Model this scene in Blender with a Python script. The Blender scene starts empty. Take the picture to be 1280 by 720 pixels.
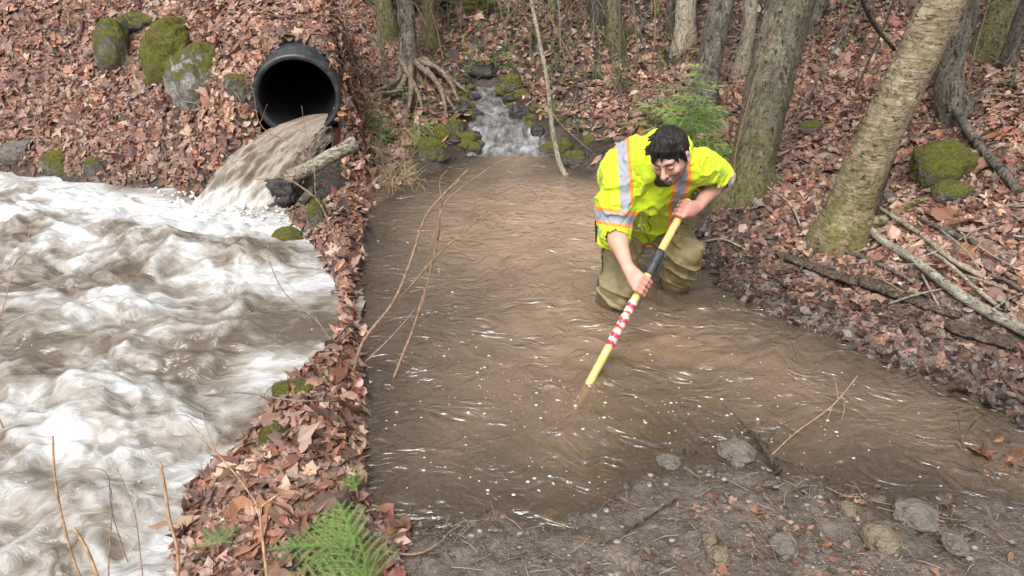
EXPOSURE = .6
import bpy, bmesh, math, random
import numpy as np
from mathutils import Vector, Matrix
random.seed(7); RNG = np.random.default_rng(11)
sc = bpy.context.scene
COL = sc.collection
R = math.radians

# ------------------------------------------------------------------ camera
PITCH = R(28.0); CAMZ = 2.0; FPX = 985.0
cam_d = bpy.data.cameras.new('camera'); cam = bpy.data.objects.new('camera', cam_d); COL.objects.link(cam)
cam.location = (0, 0, CAMZ); cam.rotation_euler = (R(90) - PITCH, 0, 0)
cam_d.sensor_width = 36; cam_d.lens = FPX / 1280 * 36; cam_d.clip_end = 300; cam_d.clip_start = .02
sc.camera = cam
FW = np.array([0, math.cos(PITCH), -math.sin(PITCH)]); UP = np.array([0, math.sin(PITCH), math.cos(PITCH)]); RT = np.array([1., 0, 0])
CP = np.array([0, 0, CAMZ])
def ray(x, y): return FW * FPX + RT * (x - 640) + UP * (360 - y)
def PZ(x, y, z=0.):                                # point on the level z
    d = ray(x, y); return CP + d * ((z - CAMZ) / d[2])
def PY(x, y, Y):                                   # point at ground distance Y
    d = ray(x, y); return CP + d * (Y / d[1])

# ------------------------------------------------------------------ noise
def _h(ix, iy, iz):
    n = (ix.astype(np.int64) * 374761393 + iy.astype(np.int64) * 668265263 + iz.astype(np.int64) * 2147483647 + 1013904223) & 0xffffffff
    n = ((n ^ (n >> 13)) * 1274126177) & 0xffffffff
    n = ((n ^ (n >> 16)) * 2246822519) & 0xffffffff
    return ((n ^ (n >> 15)) & 0xffffff) / float(0xffffff)
def vn(p):                                          # value noise 0..1, p (...,3)
    p = np.asarray(p, float); i = np.floor(p); f = p - i; f = f * f * f * (f * (f * 6 - 15) + 10)
    x, y, z = i[..., 0], i[..., 1], i[..., 2]; fx, fy, fz = f[..., 0], f[..., 1], f[..., 2]
    def L(a, b, t): return a + (b - a) * t
    x0 = L(_h(x, y, z), _h(x + 1, y, z), fx); x1 = L(_h(x, y + 1, z), _h(x + 1, y + 1, z), fx)
    x2 = L(_h(x, y, z + 1), _h(x + 1, y, z + 1), fx); x3 = L(_h(x, y + 1, z + 1), _h(x + 1, y + 1, z + 1), fx)
    return L(L(x0, x1, fy), L(x2, x3, fy), fz)
def fbm(p, o=4, s=1., seed=0.):                     # about -.5..+.5
    p = np.asarray(p, float) * s + seed * 17.31; a = 1.; t = 0.; n = 0.
    for k in range(o):
        t = t + a * (vn(p) - .5); n += a; a *= .5; p = p * 2.03 + 5.7
    return t / n * 1.6
def v3(x, y, z=0.):
    x = np.asarray(x, float); return np.stack([x, np.asarray(y, float) + 0 * x, z + 0 * x], -1)
def sstep(a, b, x): t = np.clip((x - a) / (b - a), 0, 1); return t * t * (3 - 2 * t)

# ------------------------------------------------------------------ mesh builder
class MB:
    def __init__(s): s.v = []; s.q = []; s.t = []; s.n = 0; s.c = []; s.hasc = False
    def add(s, v, quads=None, tris=None, col=None):
        v = np.asarray(v, float).reshape(-1, 3); s.v.append(v)
        if quads is not None and len(quads): s.q.append(np.asarray(quads, np.int64) + s.n)
        if tris is not None and len(tris): s.t.append(np.asarray(tris, np.int64) + s.n)
        if col is not None:
            s.hasc = True; c = np.asarray(col, float)
            if c.ndim == 1: c = np.tile(c, (len(v), 1))
            s.c.append(c)
        else: s.c.append(np.ones((len(v), 3)))
        s.n += len(v); return s
    def build(s, name, mat, parent=None, origin=None, smooth=True, attrs=None):
        V = np.concatenate(s.v) if s.v else np.zeros((0, 3))
        if parent is not None: org = np.array(parent.get('_o') if '_o' in parent.keys() else (0, 0, 0), float)
        elif origin is not None: org = np.array(origin, float)
        else: org = np.zeros(3)
        me = bpy.data.meshes.new(name)
        Q = np.concatenate(s.q) if s.q else np.zeros((0, 4), np.int64); T = np.concatenate(s.t) if s.t else np.zeros((0, 3), np.int64)
        me.vertices.add(len(V)); me.vertices.foreach_set('co', (V - org).astype(np.float32).ravel())
        loops = np.concatenate([Q.ravel(), T.ravel()]).astype(np.int32); nf = len(Q) + len(T)
        me.loops.add(len(loops)); me.loops.foreach_set('vertex_index', loops)
        me.polygons.add(nf)
        st = np.concatenate([np.arange(len(Q)) * 4, len(Q) * 4 + np.arange(len(T)) * 3]).astype(np.int32)
        me.polygons.foreach_set('loop_start', st)
        me.polygons.foreach_set('use_smooth', np.full(nf, smooth))
        me.update(calc_edges=True)
        if s.hasc:
            a = me.attributes.new('tint', 'FLOAT_COLOR', 'POINT'); C = np.concatenate(s.c)
            a.data.foreach_set('color', np.concatenate([C, np.ones((len(C), 1))], 1).astype(np.float32).ravel())
        for k, arr in (attrs or {}).items():
            a = me.attributes.new(k, 'FLOAT', 'POINT'); a.data.foreach_set('value', np.asarray(arr, np.float32).ravel())
        me.materials.append(mat)
        o = bpy.data.objects.new(name, me); COL.objects.link(o)
        if parent is not None: o.parent = parent
        else: o.location = org
        o['_o'] = [float(q) for q in org]
        return o
def tag(o, label=None, cat=None, group=None, kind=None):
    for k, v in (('label', label), ('category', cat), ('group', group), ('kind', kind)):
        if v: o[k] = v
    return o
def thing(name, loc, label, cat, group=None):
    o = bpy.data.objects.new(name, None); COL.objects.link(o); o.location = tuple(loc); o.empty_display_size = .1
    o['_o'] = [float(q) for q in loc]; return tag(o, label, cat, group)

def tube(mb, pts, rad, n=8, col=None, cap=True, knob=0., seed=0., sub=1):
    pts = np.asarray(pts, float); rad = np.broadcast_to(np.asarray(rad, float), (len(pts),)).copy() if np.ndim(rad) == 0 else np.asarray(rad, float)
    if sub > 1:                                      # Catmull-Rom
        P = np.vstack([2 * pts[0] - pts[1], pts, 2 * pts[-1] - pts[-2]]); out = []; ro = []
        for i in range(len(pts) - 1):
            p0, p1, p2, p3 = P[i:i + 4]
            for k in range(sub):
                t = k / sub
                out.append(.5 * ((2 * p1) + (-p0 + p2) * t + (2 * p0 - 5 * p1 + 4 * p2 - p3) * t * t + (-p0 + 3 * p1 - 3 * p2 + p3) * t ** 3)); ro.append(rad[i] * (1 - t) + rad[i + 1] * t)
        out.append(pts[-1]); ro.append(rad[-1]); pts = np.array(out); rad = np.array(ro)
    m = len(pts); T = np.gradient(pts, axis=0); T /= np.linalg.norm(T, axis=1, keepdims=True) + 1e-12
    a = np.array([0, 0, 1.]) if abs(T[0][2]) < .9 else np.array([1., 0, 0])
    N = np.cross(T[0], a); N /= np.linalg.norm(N); Ns = [N]
    for i in range(1, m):
        N = N - T[i] * N.dot(T[i]); N /= np.linalg.norm(N) + 1e-12; Ns.append(N)
    Ns = np.array(Ns); B = np.cross(T, Ns)
    th = np.arange(n) * 2 * math.pi / n
    ring = np.cos(th)[None, :, None] * Ns[:, None] + np.sin(th)[None, :, None] * B[:, None]
    rr = rad[:, None] * np.ones((1, n))
    if knob: rr = rr * (1 + knob * 2 * fbm(pts[:, None] / (rad.max() * 1.6 + 1e-6) * .7 + ring * .8 + seed, 3))
    V = pts[:, None] + ring * rr[..., None]
    i = np.arange(m - 1)[:, None]; j = np.arange(n)[None]; j2 = (j + 1) % n
    Q = np.stack([i * n + j, i * n + j2, (i + 1) * n + j2, (i + 1) * n + j], -1).reshape(-1, 4)
    V = V.reshape(-1, 3); tr = []
    if cap:
        V = np.vstack([V, pts[0], pts[-1]]); c0 = m * n; jj = np.arange(n)
        tr = np.vstack([np.stack([0 * jj + c0, (jj + 1) % n, jj], 1), np.stack([0 * jj + c0 + 1, (m - 1) * n + jj, (m - 1) * n + (jj + 1) % n], 1)])
    mb.add(V, Q, tr, col); return mb

# ------------------------------------------------------------------ materials
def newmat(name):
    m = bpy.data.materials.new(name); m.use_nodes = True; nt = m.node_tree
    for n in list(nt.nodes): nt.nodes.remove(n)
    out = nt.nodes.new('ShaderNodeOutputMaterial'); return m, nt, out
class N:
    def __init__(s, nt): s.nt = nt
    def __call__(s, t, ins=None, **kw):
        n = s.nt.nodes.new('ShaderNode' + t)
        for k, v in kw.items(): setattr(n, k, v)
        for k, v in (ins or {}).items():
            i = n.inputs[k]
            if isinstance(v, bpy.types.NodeSocket): s.nt.links.new(v, i)
            else: i.default_value = v
        return n
    def coord(s, scale=(1, 1, 1), kind='Object'):
        return s('Mapping', {'Vector': s('TexCoord').outputs[kind], 'Scale': scale}).outputs[0]
    def noise(s, vec, sc_=5., det=4., rough=.55, dist=0., out='Fac'):
        return s('TexNoise', {'Vector': vec, 'Scale': sc_, 'Detail': det, 'Roughness': rough, 'Distortion': dist}).outputs[out]
    def ramp(s, fac, stops, interp='LINEAR'):
        n = s('ValToRGB', {'Fac': fac}); cr = n.color_ramp; cr.interpolation = interp
        while len(cr.elements) < len(stops): cr.elements.new(.5)
        for e, (p, c) in zip(cr.elements, stops):
            e.position = p; e.color = (c, c, c, 1) if np.ndim(c) == 0 else (*c, 1)
        return n.outputs[0]
    def mix(s, f, a, b, mode='MIX'):
        n = s('MixRGB', {'Fac': f}, blend_type=mode)
        for k, v in (('Color1', a), ('Color2', b)):
            if isinstance(v, bpy.types.NodeSocket): s.nt.links.new(v, n.inputs[k])
            else: n.inputs[k].default_value = (*v, 1)
        return n.outputs[0]
    def math(s, op, a, b=0., clamp=False):
        n = s('Math', {0: a, 1: b}, operation=op, use_clamp=clamp); return n.outputs[0]
    def bump(s, h, st=.5, dist=.01, nrm=None):
        d = {'Height': h, 'Strength': st, 'Distance': dist}
        if nrm is not None: d['Normal'] = nrm
        return s('Bump', d).outputs[0]
    def attr(s, name, out='Color'): return s('Attribute', attribute_name=name).outputs[out]
    def bsdf(s, out, col, rough=.7, spec=.4, nrm=None, **ex):
        n = s('BsdfPrincipled')
        def st(k, v):
            if isinstance(v, bpy.types.NodeSocket): s.nt.links.new(v, n.inputs[k])
            elif k in ('Base Color', 'Subsurface Radius', 'Sheen Tint') and len(v) == 3: n.inputs[k].default_value = (*v, 1) if k != 'Subsurface Radius' else v
            else: n.inputs[k].default_value = v
        st('Base Color', col); st('Roughness', rough); st('Specular IOR Level', spec)
        if nrm is not None: st('Normal', nrm)
        for k, v in ex.items(): st(k.replace('_', ' '), v)
        if out is not None: s.nt.links.new(n.outputs[0], out.inputs[0])
        return n
def simple(name, c1, c2, scale=20., rough=.8, spec=.3, bump=.4, bd=.004, stretch=(1, 1, 1), det=5., lo=.35, hi=.65, **ex):
    m, nt, out = newmat(name); n = N(nt); co = n.coord(stretch); f = n.noise(co, scale, det, .6)
    n.bsdf(out, n.ramp(f, [(lo, c1), (hi, c2)]), rough, spec, n.bump(f, bump, bd), **ex); return m
M = {}
def rockmat(name, moss_amt, rock=((.13, .12, .11), (.30, .28, .25)), mossc=((.045, .050, .008), (.19, .19, .022)), lichen=0.):
    m, nt, out = newmat(name); n = N(nt); co = n.coord()
    f = n.noise(co, 14, 6, .65); rc = n.ramp(f, [(.3, rock[0]), (.7, rock[1])])
    if lichen:
        lf = n.ramp(n.noise(co, 7, 5, .6, .6), [(.52, 0.), (.6, 1.)]); rc = n.mix(n.math('MULTIPLY', lf, lichen), rc, (.42, .45, .40))
    fz = n.noise(co, 75, 5, .75); mc = n.ramp(fz, [(.3, mossc[0]), (.62, mossc[1])])
    nz = n('SeparateXYZ', {0: n('NewGeometry').outputs['Normal']}).outputs[2]
    w = n.math('ADD', n.math('MULTIPLY', n.noise(co, 5, 5, .65), 1.6), n.math('MULTIPLY', nz, .45))
    mk = n.ramp(n.math('ADD', w, n.math('MULTIPLY', n.math('SUBTRACT', fz, .5), .5)), [(1.10 - moss_amt, 0.), (1.34 - moss_amt, 1.)]); mc = n.mix(n.ramp(n.noise(co, 12, 5, .65), [(.45, 0.), (.62, .75)]), mc, n.ramp(fz, [(.3, (.05, .035, .018)), (.62, (.17, .13, .06))]))
    c = n.mix(mk, rc, mc)
    nb = n.bump(n.math('ADD', f, n.math('MULTIPLY', fz, mk)), 1., .03)
    n.bsdf(out, c, n.math('ADD', .45, n.math('MULTIPLY', mk, .5)), .4, nb); return m
def barkmat(name, c1, c2, c3, moss=.0, horiz=False, sc_=1.):
    m, nt, out = newmat(name); n = N(nt); co2 = n.coord()
    co = n.coord((7 * sc_, 7 * sc_, 40 * sc_) if horiz else (24 * sc_, 24 * sc_, 7 * sc_))
    f = n.noise(co, 1., 7, .7, .9); g = n.noise(co2, 5 * sc_, 6, .7); h = n.noise(co2, 42 * sc_, 5, .72); cr = n.noise(n.coord((10 * sc_, 10 * sc_, 30 * sc_) if horiz else (30 * sc_, 30 * sc_, 12 * sc_)), 1., 4, .6, 1.5)
    c = n.ramp(f, [(.34, c1), (.48, c2), (.62, c3)])
    c = n.mix(n.ramp(g, [(.44, 0.), (.56, .7)]), c, n.mix(.7, c3, c1))
    c = n.mix(n.ramp(h, [(.50, 0.), (.62, .75)]), c, c1)
    li = n.ramp(n.math('MULTIPLY', n.noise(co2, 11 * sc_, 5, .7), 1.), [(.58, 0.), (.66, .6)]); c = n.mix(li, c, tuple(min(.6, q * 1.25) for q in c3))
    ck = n.ramp(cr, [(.33, 1.), (.42, 0.)]); c = n.mix(n.math('MULTIPLY', ck, .85), c, tuple(q * .35 for q in c1))
    if moss:
        z = n('SeparateXYZ', {0: n('TexCoord').outputs['Object']}).outputs[2]
        w = n.math('SUBTRACT', n.math('ADD', n.noise(co2, 9, 6, .7), moss), n.math('MULTIPLY', z, .30))
        mk = n.ramp(w, [(.58, 0.), (.80, .85)]); c = n.mix(n.math('MULTIPLY', mk, n.ramp(h, [(.35, .5), (.6, 1.)])), c, n.ramp(n.noise(co2, 60, 4, .7), [(.3, (.035, .035, .008)), (.65, (.20, .18, .035))]))
    hb = n.math('SUBTRACT', n.math('ADD', n.math('MULTIPLY', f, .8), n.math('MULTIPLY', h, .6)), n.math('MULTIPLY', ck, .6))
    n.bsdf(out, c, .85, .25, n.bump(hb, 1., .03 / sc_)); return m
M['bark_birch'] = barkmat('yellow_birch_bark', (.12, .085, .05), (.34, .27, .17), (.46, .38, .26), .30, True)
M['bark_grey'] = barkmat('rough_grey_bark', (.05, .043, .035), (.155, .135, .108), (.27, .24, .19), .02)
M['bark_dark'] = barkmat('dark_damp_bark', (.03, .025, .02), (.09, .075, .06), (.17, .145, .12), .1)
M['bark_moss'] = barkmat('mossy_grey_bark', (.055, .045, .032), (.15, .13, .088), (.26, .235, .17), .30)
M['bark_pale'] = barkmat('pale_dead_wood', (.18, .145, .10), (.38, .32, .23), (.50, .44, .34), 0., False, 1.6)
M['log_white'] = barkmat('weathered_birch_log', (.10, .075, .05), (.38, .32, .24), (.52, .47, .38), 0., True, 1.5)
M['log_lichen'] = barkmat('lichened_branch', (.12, .10, .075), (.34, .31, .23), (.48, .46, .37), 0.0, True, 2.)
M['wood_wet'] = barkmat('wet_rotten_wood', (.025, .017, .012), (.10, .07, .05), (.22, .165, .12), 0., False, 1.6)
M['twig'] = simple('twig_bark', (.13, .075, .045), (.30, .19, .12), 60, .6, .4, .3, .001)
M['twig_tan'] = simple('tan_stem_bark', (.22, .12, .06), (.45, .29, .17), 50, .55, .4, .3, .001)
M['twig_grey'] = simple('grey_twig_bark', (.11, .095, .08), (.26, .23, .19), 60, .8, .3, .3, .001)
M['root'] = simple('root_bark', (.07, .05, .035), (.26, .20, .14), 30, .8, .3, .8, .006)
M['needle'] = None
def tintmat(name, rough=.6, spec=.35, sheen=0., vein=.25, trans=0.):
    m, nt, out = newmat(name); n = N(nt); co = n.coord()
    f = n.noise(co, 70, 3, .6); c = n.mix(n.ramp(f, [(.35, vein), (.65, 0.)]), n.attr('tint'), n.mix(.55, n.attr('tint'), (.02, .012, .01)))
    b = n.bsdf(None, c, rough, spec, n.bump(f, .35, .003))
    if trans:
        t = n('BsdfTranslucent', {'Color': c}); mx = n('MixShader', {0: trans, 1: b.outputs[0], 2: t.outputs[0]}); nt.links.new(mx.outputs[0], out.inputs[0])
    else: nt.links.new(b.outputs[0], out.inputs[0])
    return m
M['leaf'] = tintmat('dead_leaves', .5, .45, trans=.12)
M['needle'] = tintmat('green_needles', .5, .4, vein=.15, trans=.3)
M['grass'] = tintmat('dry_grass', .7, .3, trans=.15)
M['rock_moss'] = rockmat('mossy_rock', .46)
M['rock_allmoss'] = rockmat('fully_mossy_rock', .62)
M['rock_mosslichen'] = rockmat('moss_and_lichen_rock', .32, lichen=.9)
M['rock_somemoss'] = rockmat('damp_rock_with_moss', .2, rock=((.05, .045, .04), (.16, .14, .12)))
M['rock_wet'] = rockmat('wet_dark_rock', -.6, rock=((.015, .013, .012), (.07, .06, .055)))
M['rock_tan'] = rockmat('tan_stone', -.6, rock=((.10, .075, .05), (.23, .18, .115)))
M['rock_grey'] = rockmat('grey_stone', -.6, rock=((.075, .062, .05), (.19, .16, .135)))
# ------------------------------------------------------------------ terrain
def up_z(y): return max(0, (195 - y) / 90 * .2)
pool_px = [(456, 640), (520, 650), (600, 642), (680, 655), (760, 640), (820, 612), (868, 585), (920, 590), (985, 600), (1060, 612), (1150, 622), (1240, 640), (1400, 690),
    (1600, 700), (1600, 620), (1400, 560), (1290, 520), (1215, 478), (1120, 448), (1030, 408), (975, 384), (925, 360), (893, 330), (878, 300), (880, 270), (850, 240), (790, 222), (740, 218), (712, 206),
    (722, 190), (694, 172), (668, 160), (652, 142), (638, 125), (624, 104), (590, 104), (584, 125), (590, 145), (582, 165), (592, 188), (566, 204), (536, 222), (490, 240), (458, 262), (452, 330), (450, 420), (452, 500), (454, 580)]
rap_px = [(-60, 213), (0, 215), (60, 224), (130, 234), (220, 242), (300, 264), (350, 272), (383, 292), (402, 320), (420, 350), (430, 385), (430, 425), (400, 462), (352, 492),
    (326, 530), (302, 580), (250, 608), (228, 632), (222, 680), (218, 720), (205, 850), (120, 1100), (-900, 1500), (-1500, 700), (-900, 330), (-500, 215)]
def poly(px):
    out = []
    for x, y in px: out.append(PZ(x, y, up_z(y) if 560 < x < 740 else 0.)[:2])
    return np.array(out)
POOL = poly(pool_px); RAP = poly(rap_px)
def sdist(poly_, x, y):                             # negative inside
    p = np.stack([np.ravel(x), np.ravel(y)], 1); out = np.full(len(p), 1e9); ins = np.zeros(len(p), bool)
    A = poly_; B = np.roll(poly_, -1, 0)
    for a, b in zip(A, B):
        ab = b - a; t = np.clip(((p - a) @ ab) / (ab @ ab + 1e-12), 0, 1)
        d = np.linalg.norm(p - a - t[:, None] * ab, axis=1); out = np.minimum(out, d)
        c = ((a[1] > p[:, 1]) != (b[1] > p[:, 1])) & (p[:, 0] < (b[0] - a[0]) * (p[:, 1] - a[1]) / (b[1] - a[1] + 1e-12) + a[0]); ins ^= c
    return np.where(ins, -out, out).reshape(np.shape(x))
def wobble(x, y):
    p = v3(x, y); return x + .10 * fbm(p, 3, 3.1, 1), y + .10 * fbm(p, 3, 3.1, 2)
def wlevel(x, y):
    return .07 * np.clip(y - 5.97, 0, None) + .05 * sstep(6.2, 6.45, y) + .12 * np.clip(y - 7.3, 0, None)
RB = np.array([  # x, y, outside slope, inside slope, radius
    (-3.5, 6.5, .85, .5, .9), (-2.0, 6.2, .80, .5, .7), (-5, 5.5, .8, .5, 1.), (-1.2, 6.8, .42, .5, .7), (-.7, 5.6, .16, .3, .45), (-.5, 6.6, .2, .5, .5), (0, 9, .15, .5, 1.2), (.3, 7.2, .22, .5, .5), (1.5, 8, .22, .5, 1.2),
    (1.5, 5.6, .28, .6, .6), (2.5, 5.5, .30, .6, .9), (2.6, 4., .20, .5, .6), (1.6, 3.8, .10, .25, .4), (4, 4, .28, .5, 1.), (4, 8, .26, .5, 1.5), (2.6, 2.3, .05, .20, .6), (1.3, 1.9, .05, .17, .5), (0, 1.8, .07, .17, .6), (-.6, 2.4, .30, .16, .4), (-.8, 3.4, .45, .2, .5), (-.9, 4.5, .30, .3, .4),
    (-.8, 1.6, .12, .5, .4), (0, 0, .14, .1, 1.), (0, -4, .1, .1, 2.), (2.6, 3.2, .16, .2, .4)])
def rb(x, y, k):
    w = 0; s = 0
    for r in RB:
        g = np.exp(-((x - r[0]) ** 2 + (y - r[1]) ** 2) / (2 * (r[4] * .8) ** 2)) + 1e-9; w = w + g * r[k]; s = s + g
    return w / s
# culvert frame
PIPE_C = PY(372, 119, 5.25); PIPE_R = .272
PIPE_D = np.array([.17, -.97, -.10]); PIPE_D /= np.linalg.norm(PIPE_D)
def vside(x, y): return sstep(-.06, .24, x - (-1.13 - .22 * (y - 5.2)))     # right of the culvert ridge the ground drops into the creek valley
def height(x, y, fine=True):
    x = np.asarray(x, float); y = np.asarray(y, float)
    wx, wy = wobble(x, y)
    dp = sdist(POOL, wx, wy); dr = sdist(RAP, wx, wy); d = np.minimum(dp, dr)
    out = np.clip(d, 0, None); ins = np.clip(-d, 0, None)
    S = rb(x, y, 2); vs_ = vside(x, y); S = np.where((y > 4.9) & (x < .2), S * (1 - vs_) + np.minimum(S, .17) * vs_, S); SI = rb(x, y, 3)
    lip = .09 * sstep(.04, .25, S) * (1 + .9 * sstep(1.2, 1.6, x) * sstep(2.6, 3., y) * sstep(5., 4.4, y))
    far = np.clip(out, 0, 3.5) + .35 * np.clip(out - 3.5, 0, None)
    h = wlevel(x, y) * 1. + lip * (1 - np.exp(-out / .05)) + S * far - .42 * (1 - np.exp(-ins * SI / .42))
    p = v3(x, y)
    h = h + fbm(p, 4, 1.3, 4) * .30 * sstep(.1, 1.2, out) * sstep(.04, .2, S)
    h = h + fbm(p, 3, 4.5, 5) * .12 * sstep(.02, .25, out) * sstep(.03, .12, S)
    # fill round the culvert: steep shoulder over and beside the pipe
    q = np.stack([x - PIPE_C[0], y - PIPE_C[1]], -1); ax = -PIPE_D[:2] / np.linalg.norm(PIPE_D[:2]); la = q @ ax; lr = q @ np.array([ax[1], -ax[0]])
    m = sstep(-.16, .0, la + .05 * fbm(p, 3, 9, 77)) * (1 - sstep(-.06, .20, x - (-1.13 - .22 * (y - 5.2)))) * np.exp(-(lr / .62) ** 4) * sstep(2.6, .8, la)
    top = PIPE_C[2] + PIPE_R + .05 + .25 * np.clip(la, 0, 2) + .05 * fbm(p, 3, 5, 8)
    h = np.where(h < top, h + (top - h) * m, h)
    m2 = np.exp(-((la + .12) / .3) ** 2) * np.exp(-((lr) / .5) ** 2); h = h - m2 * .25 * (h > .0)
    if fine:
        h = h + fbm(p, 3, 15, 6) * (.016 * sstep(-.3, .05, d) + .004) + fbm(p, 3, 45, 7) * .016 * sstep(3.6, 2.4, y) * sstep(-.35, 0, d)
    return h
def gz(x, y): return float(height(np.array([x]), np.array([y]), False)[0])
def G(px, py, lift=0.):                              # where the pixel's ray meets the ground
    d = ray(px, py); d = d / d[1]; t = np.linspace(.8, 30, 4000); P = CP + d[None] * t[:, None]
    h = height(P[:, 0], P[:, 1], False); k = np.argmax(P[:, 2] < h)
    p = P[k].copy(); p[2] = h[k] + lift; return p

def spaced(a, b, f0, f1, lo, hi, grow=1.14):
    core = [f0]
    while core[-1] < f1: core.append(core[-1] + lo + (hi - lo) * (core[-1] - f0) / (f1 - f0))
    l = []; s = lo; v = f0
    while v > a: s *= grow; v -= s; l.append(v)
    r = []; s = hi; v = core[-1]
    while v < b: s *= grow; v += s; r.append(v)
    return np.array(l[::-1] + core + r)
def gridmesh(xs, ys, hf):
    X, Y = np.meshgrid(xs, ys); Z = hf(X, Y); V = np.stack([X, Y, Z], -1).reshape(-1, 3)
    nx, ny = len(xs), len(ys); i = np.arange(ny - 1)[:, None]; j = np.arange(nx - 1)[None]
    Q = np.stack([i * nx + j, i * nx + j + 1, (i + 1) * nx + j + 1, (i + 1) * nx + j], -1).reshape(-1, 4)
    return V, Q
xs = spaced(-60, 60, -4.2, 4.4, .022, .022); ys = spaced(-30, 70, 1.2, 9., .012, .045)
V, Q = gridmesh(xs, ys, height)
rel = V - PIPE_C; al = rel @ PIPE_D; rad = np.linalg.norm(rel - al[:, None] * PIPE_D, axis=1)
inp = (rad < PIPE_R * 1.0) & (al > -1.5) & (al < .4)
Q = Q[~inp[Q].any(1)]
# ground material: mud near the water, soil with litter crumbs further out
m, nt, out = newmat('forest_soil'); n = N(nt); co = n.coord()
f = n.noise(co, 6, 6, .6); g = n.noise(co, 45, 5, .65); k = n.noise(co, 150, 3, .6)
mud = n.ramp(g, [(.3, (.07, .053, .042)), (.5, (.20, .16, .13)), (.7, (.34, .285, .24))])
soil = n.ramp(g, [(.3, (.012, .008, .006)), (.5, (.04, .027, .02)), (.7, (.10, .07, .05))])
wet = n.attr('mudness', 'Fac'); c = n.mix(wet, soil, mud); c = n.mix(n.ramp(f, [(.4, 0.), (.65, .45)]), c, n.mix(wet, (.07, .045, .03), (.15, .12, .10)))
peb = n('TexVoronoi', {'Vector': co, 'Scale': 75., 'Randomness': 1.}); pd = n.ramp(peb.outputs['Distance'], [(.2, 1.), (.42, 0.)])
pk = n.math('MULTIPLY', pd, n.ramp(n.noise(co, 9, 3), [(.5, 0.), (.62, .8)])); c = n.mix(n.math('MULTIPLY', pk, wet), c, n.mix(n('SeparateXYZ', {0: peb.outputs['Color']}).outputs[0], (.15, .125, .10), (.30, .26, .22)), 'MIX')
hb = n.math('ADD', n.math('ADD', g, n.math('MULTIPLY', k, .35)), n.math('MULTIPLY', pk, .5))
gz_ = n('SeparateXYZ', {0: n('NewGeometry').outputs['Position']}).outputs[2]; wz = n.ramp(n.math('ADD', gz_, n.math('MULTIPLY', n.math('SUBTRACT', f, .5), .10)), [(.012, 1.), (.055, 0.)]); wz = n.math('MULTIPLY', wz, n.attr('mudness', 'Fac'))
c = n.mix(n.math('MULTIPLY', wz, .62), c, (.045, .032, .024))
n.bsdf(out, c, n.math('SUBTRACT', n.ramp(f, [(.35, .25), (.65, .6)]), n.math('MULTIPLY', wz, .16)), .5, n.bump(hb, 1., .012)); M['soil'] = m
dP = sdist(POOL, V[:, 0], V[:, 1]); dR = sdist(RAP, V[:, 0], V[:, 1])
mudness = (1 - .75 * sstep(.07, .14, rb(V[:, 0], V[:, 1], 2))) * np.clip(sstep(.55, .05, dP) * .9 * sstep(5.3, 4.8, V[:, 1]) + sstep(.10, .03, rb(V[:, 0], V[:, 1], 2)), 0, 1) * sstep(-1.15, -.5, V[:, 0] + .15 * (V[:, 1] < 2.8)) 
gr = MB(); gr.add(V, Q); o = gr.build('ground', M['soil'], attrs={'mudness': mudness}); tag(o, kind='structure')

# ------------------------------------------------------------------ waters
def water_material(name, brown, clear, sc_=1., rough=.04, bst=.6):
    m, nt, out = newmat(name); n = N(nt); co = n.coord((1, 1.25, 1))
    w = n.noise(co, 1.6, 3, .5, 1.2, 'Color'); cw = n.mix(.75, co, w, 'ADD')
    cw = n('VectorMath', {0: co, 1: n('VectorMath', {0: w, 'Scale': .55}, operation='SCALE').outputs[0]}, operation='ADD').outputs[0]
    r1 = n.noise(cw, 3.6 * sc_, 2, .45, 3.2); r2 = n.noise(cw, 19 * sc_, 3, .5, .8)
    hb = n.math('ADD', r1, n.math('MULTIPLY', r2, .13)); nb = n.bump(hb, bst, .085)
    dep = n.attr('depth', 'Fac'); silt = n.noise(cw, 3., 4, .6)
    bc = n.mix(n.ramp(silt, [(.4, 0.), (.65, 1.)]), brown, tuple(q * 1.35 for q in brown))
    b = n('BsdfDiffuse', {'Color': bc}); t = n('BsdfTransparent', {'Color': (*clear, 1)})
    a = n('MixShader', {0: n.ramp(dep, [(0., .10), (.10, .5), (.22, 1.)]), 1: t.outputs[0], 2: b.outputs[0]})
    gl = n('BsdfGlossy', {'Color': (1, 1, 1, 1), 'Roughness': max(rough, .21), 'Normal': nb}); fr = n('Fresnel', {'IOR': 1.72, 'Normal': nb})
    fin = n('MixShader', {0: fr.outputs[0], 1: a.outputs[0], 2: gl.outputs[0]}); nt.links.new(fin.outputs[0], out.inputs[0]); return m
M['water'] = water_material('silty_brown_water', (.25, .172, .112), (.86, .77, .64))
M['creekwater'] = water_material('shallow_creek_water', (.17, .14, .115), (.75, .68, .55), 2.2, .08, .9)
def pool_z(x, y):
    p = v3(x, y * 1.35); w = fbm(p, 2, 1.4, 9)
    # rings travelling out from the legs and the pole
    z = .020 * fbm(v3(x * 1.2 + .5 * w, y * 1.5 + .5 * w), 3, 2.8, 12) + .004 * fbm(v3(x + .4 * w, y * 1.7), 2, 9, 13)
    for cx, cy, a in ((PZ(768, 385)[0], PZ(768, 385)[1], .008), (PZ(735, 480)[0], PZ(735, 480)[1], .005), (PZ(845, 348)[0], PZ(845, 348)[1], .008)):
        r = np.hypot(x - cx, y - cy) + .06 * fbm(p, 2, 4, 3); z = z + a * np.sin(r * 42) * np.exp(-r / .5) * sstep(.0, .1, r)
    return z
px_ = np.arange(-1.35, 5.6, .02); py_ = np.arange(1.2, 5.99, .02)
V, Q = gridmesh(px_, py_, pool_z); H = height(V[:, 0], V[:, 1], False); dP = sdist(POOL, V[:, 0], V[:, 1])
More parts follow.
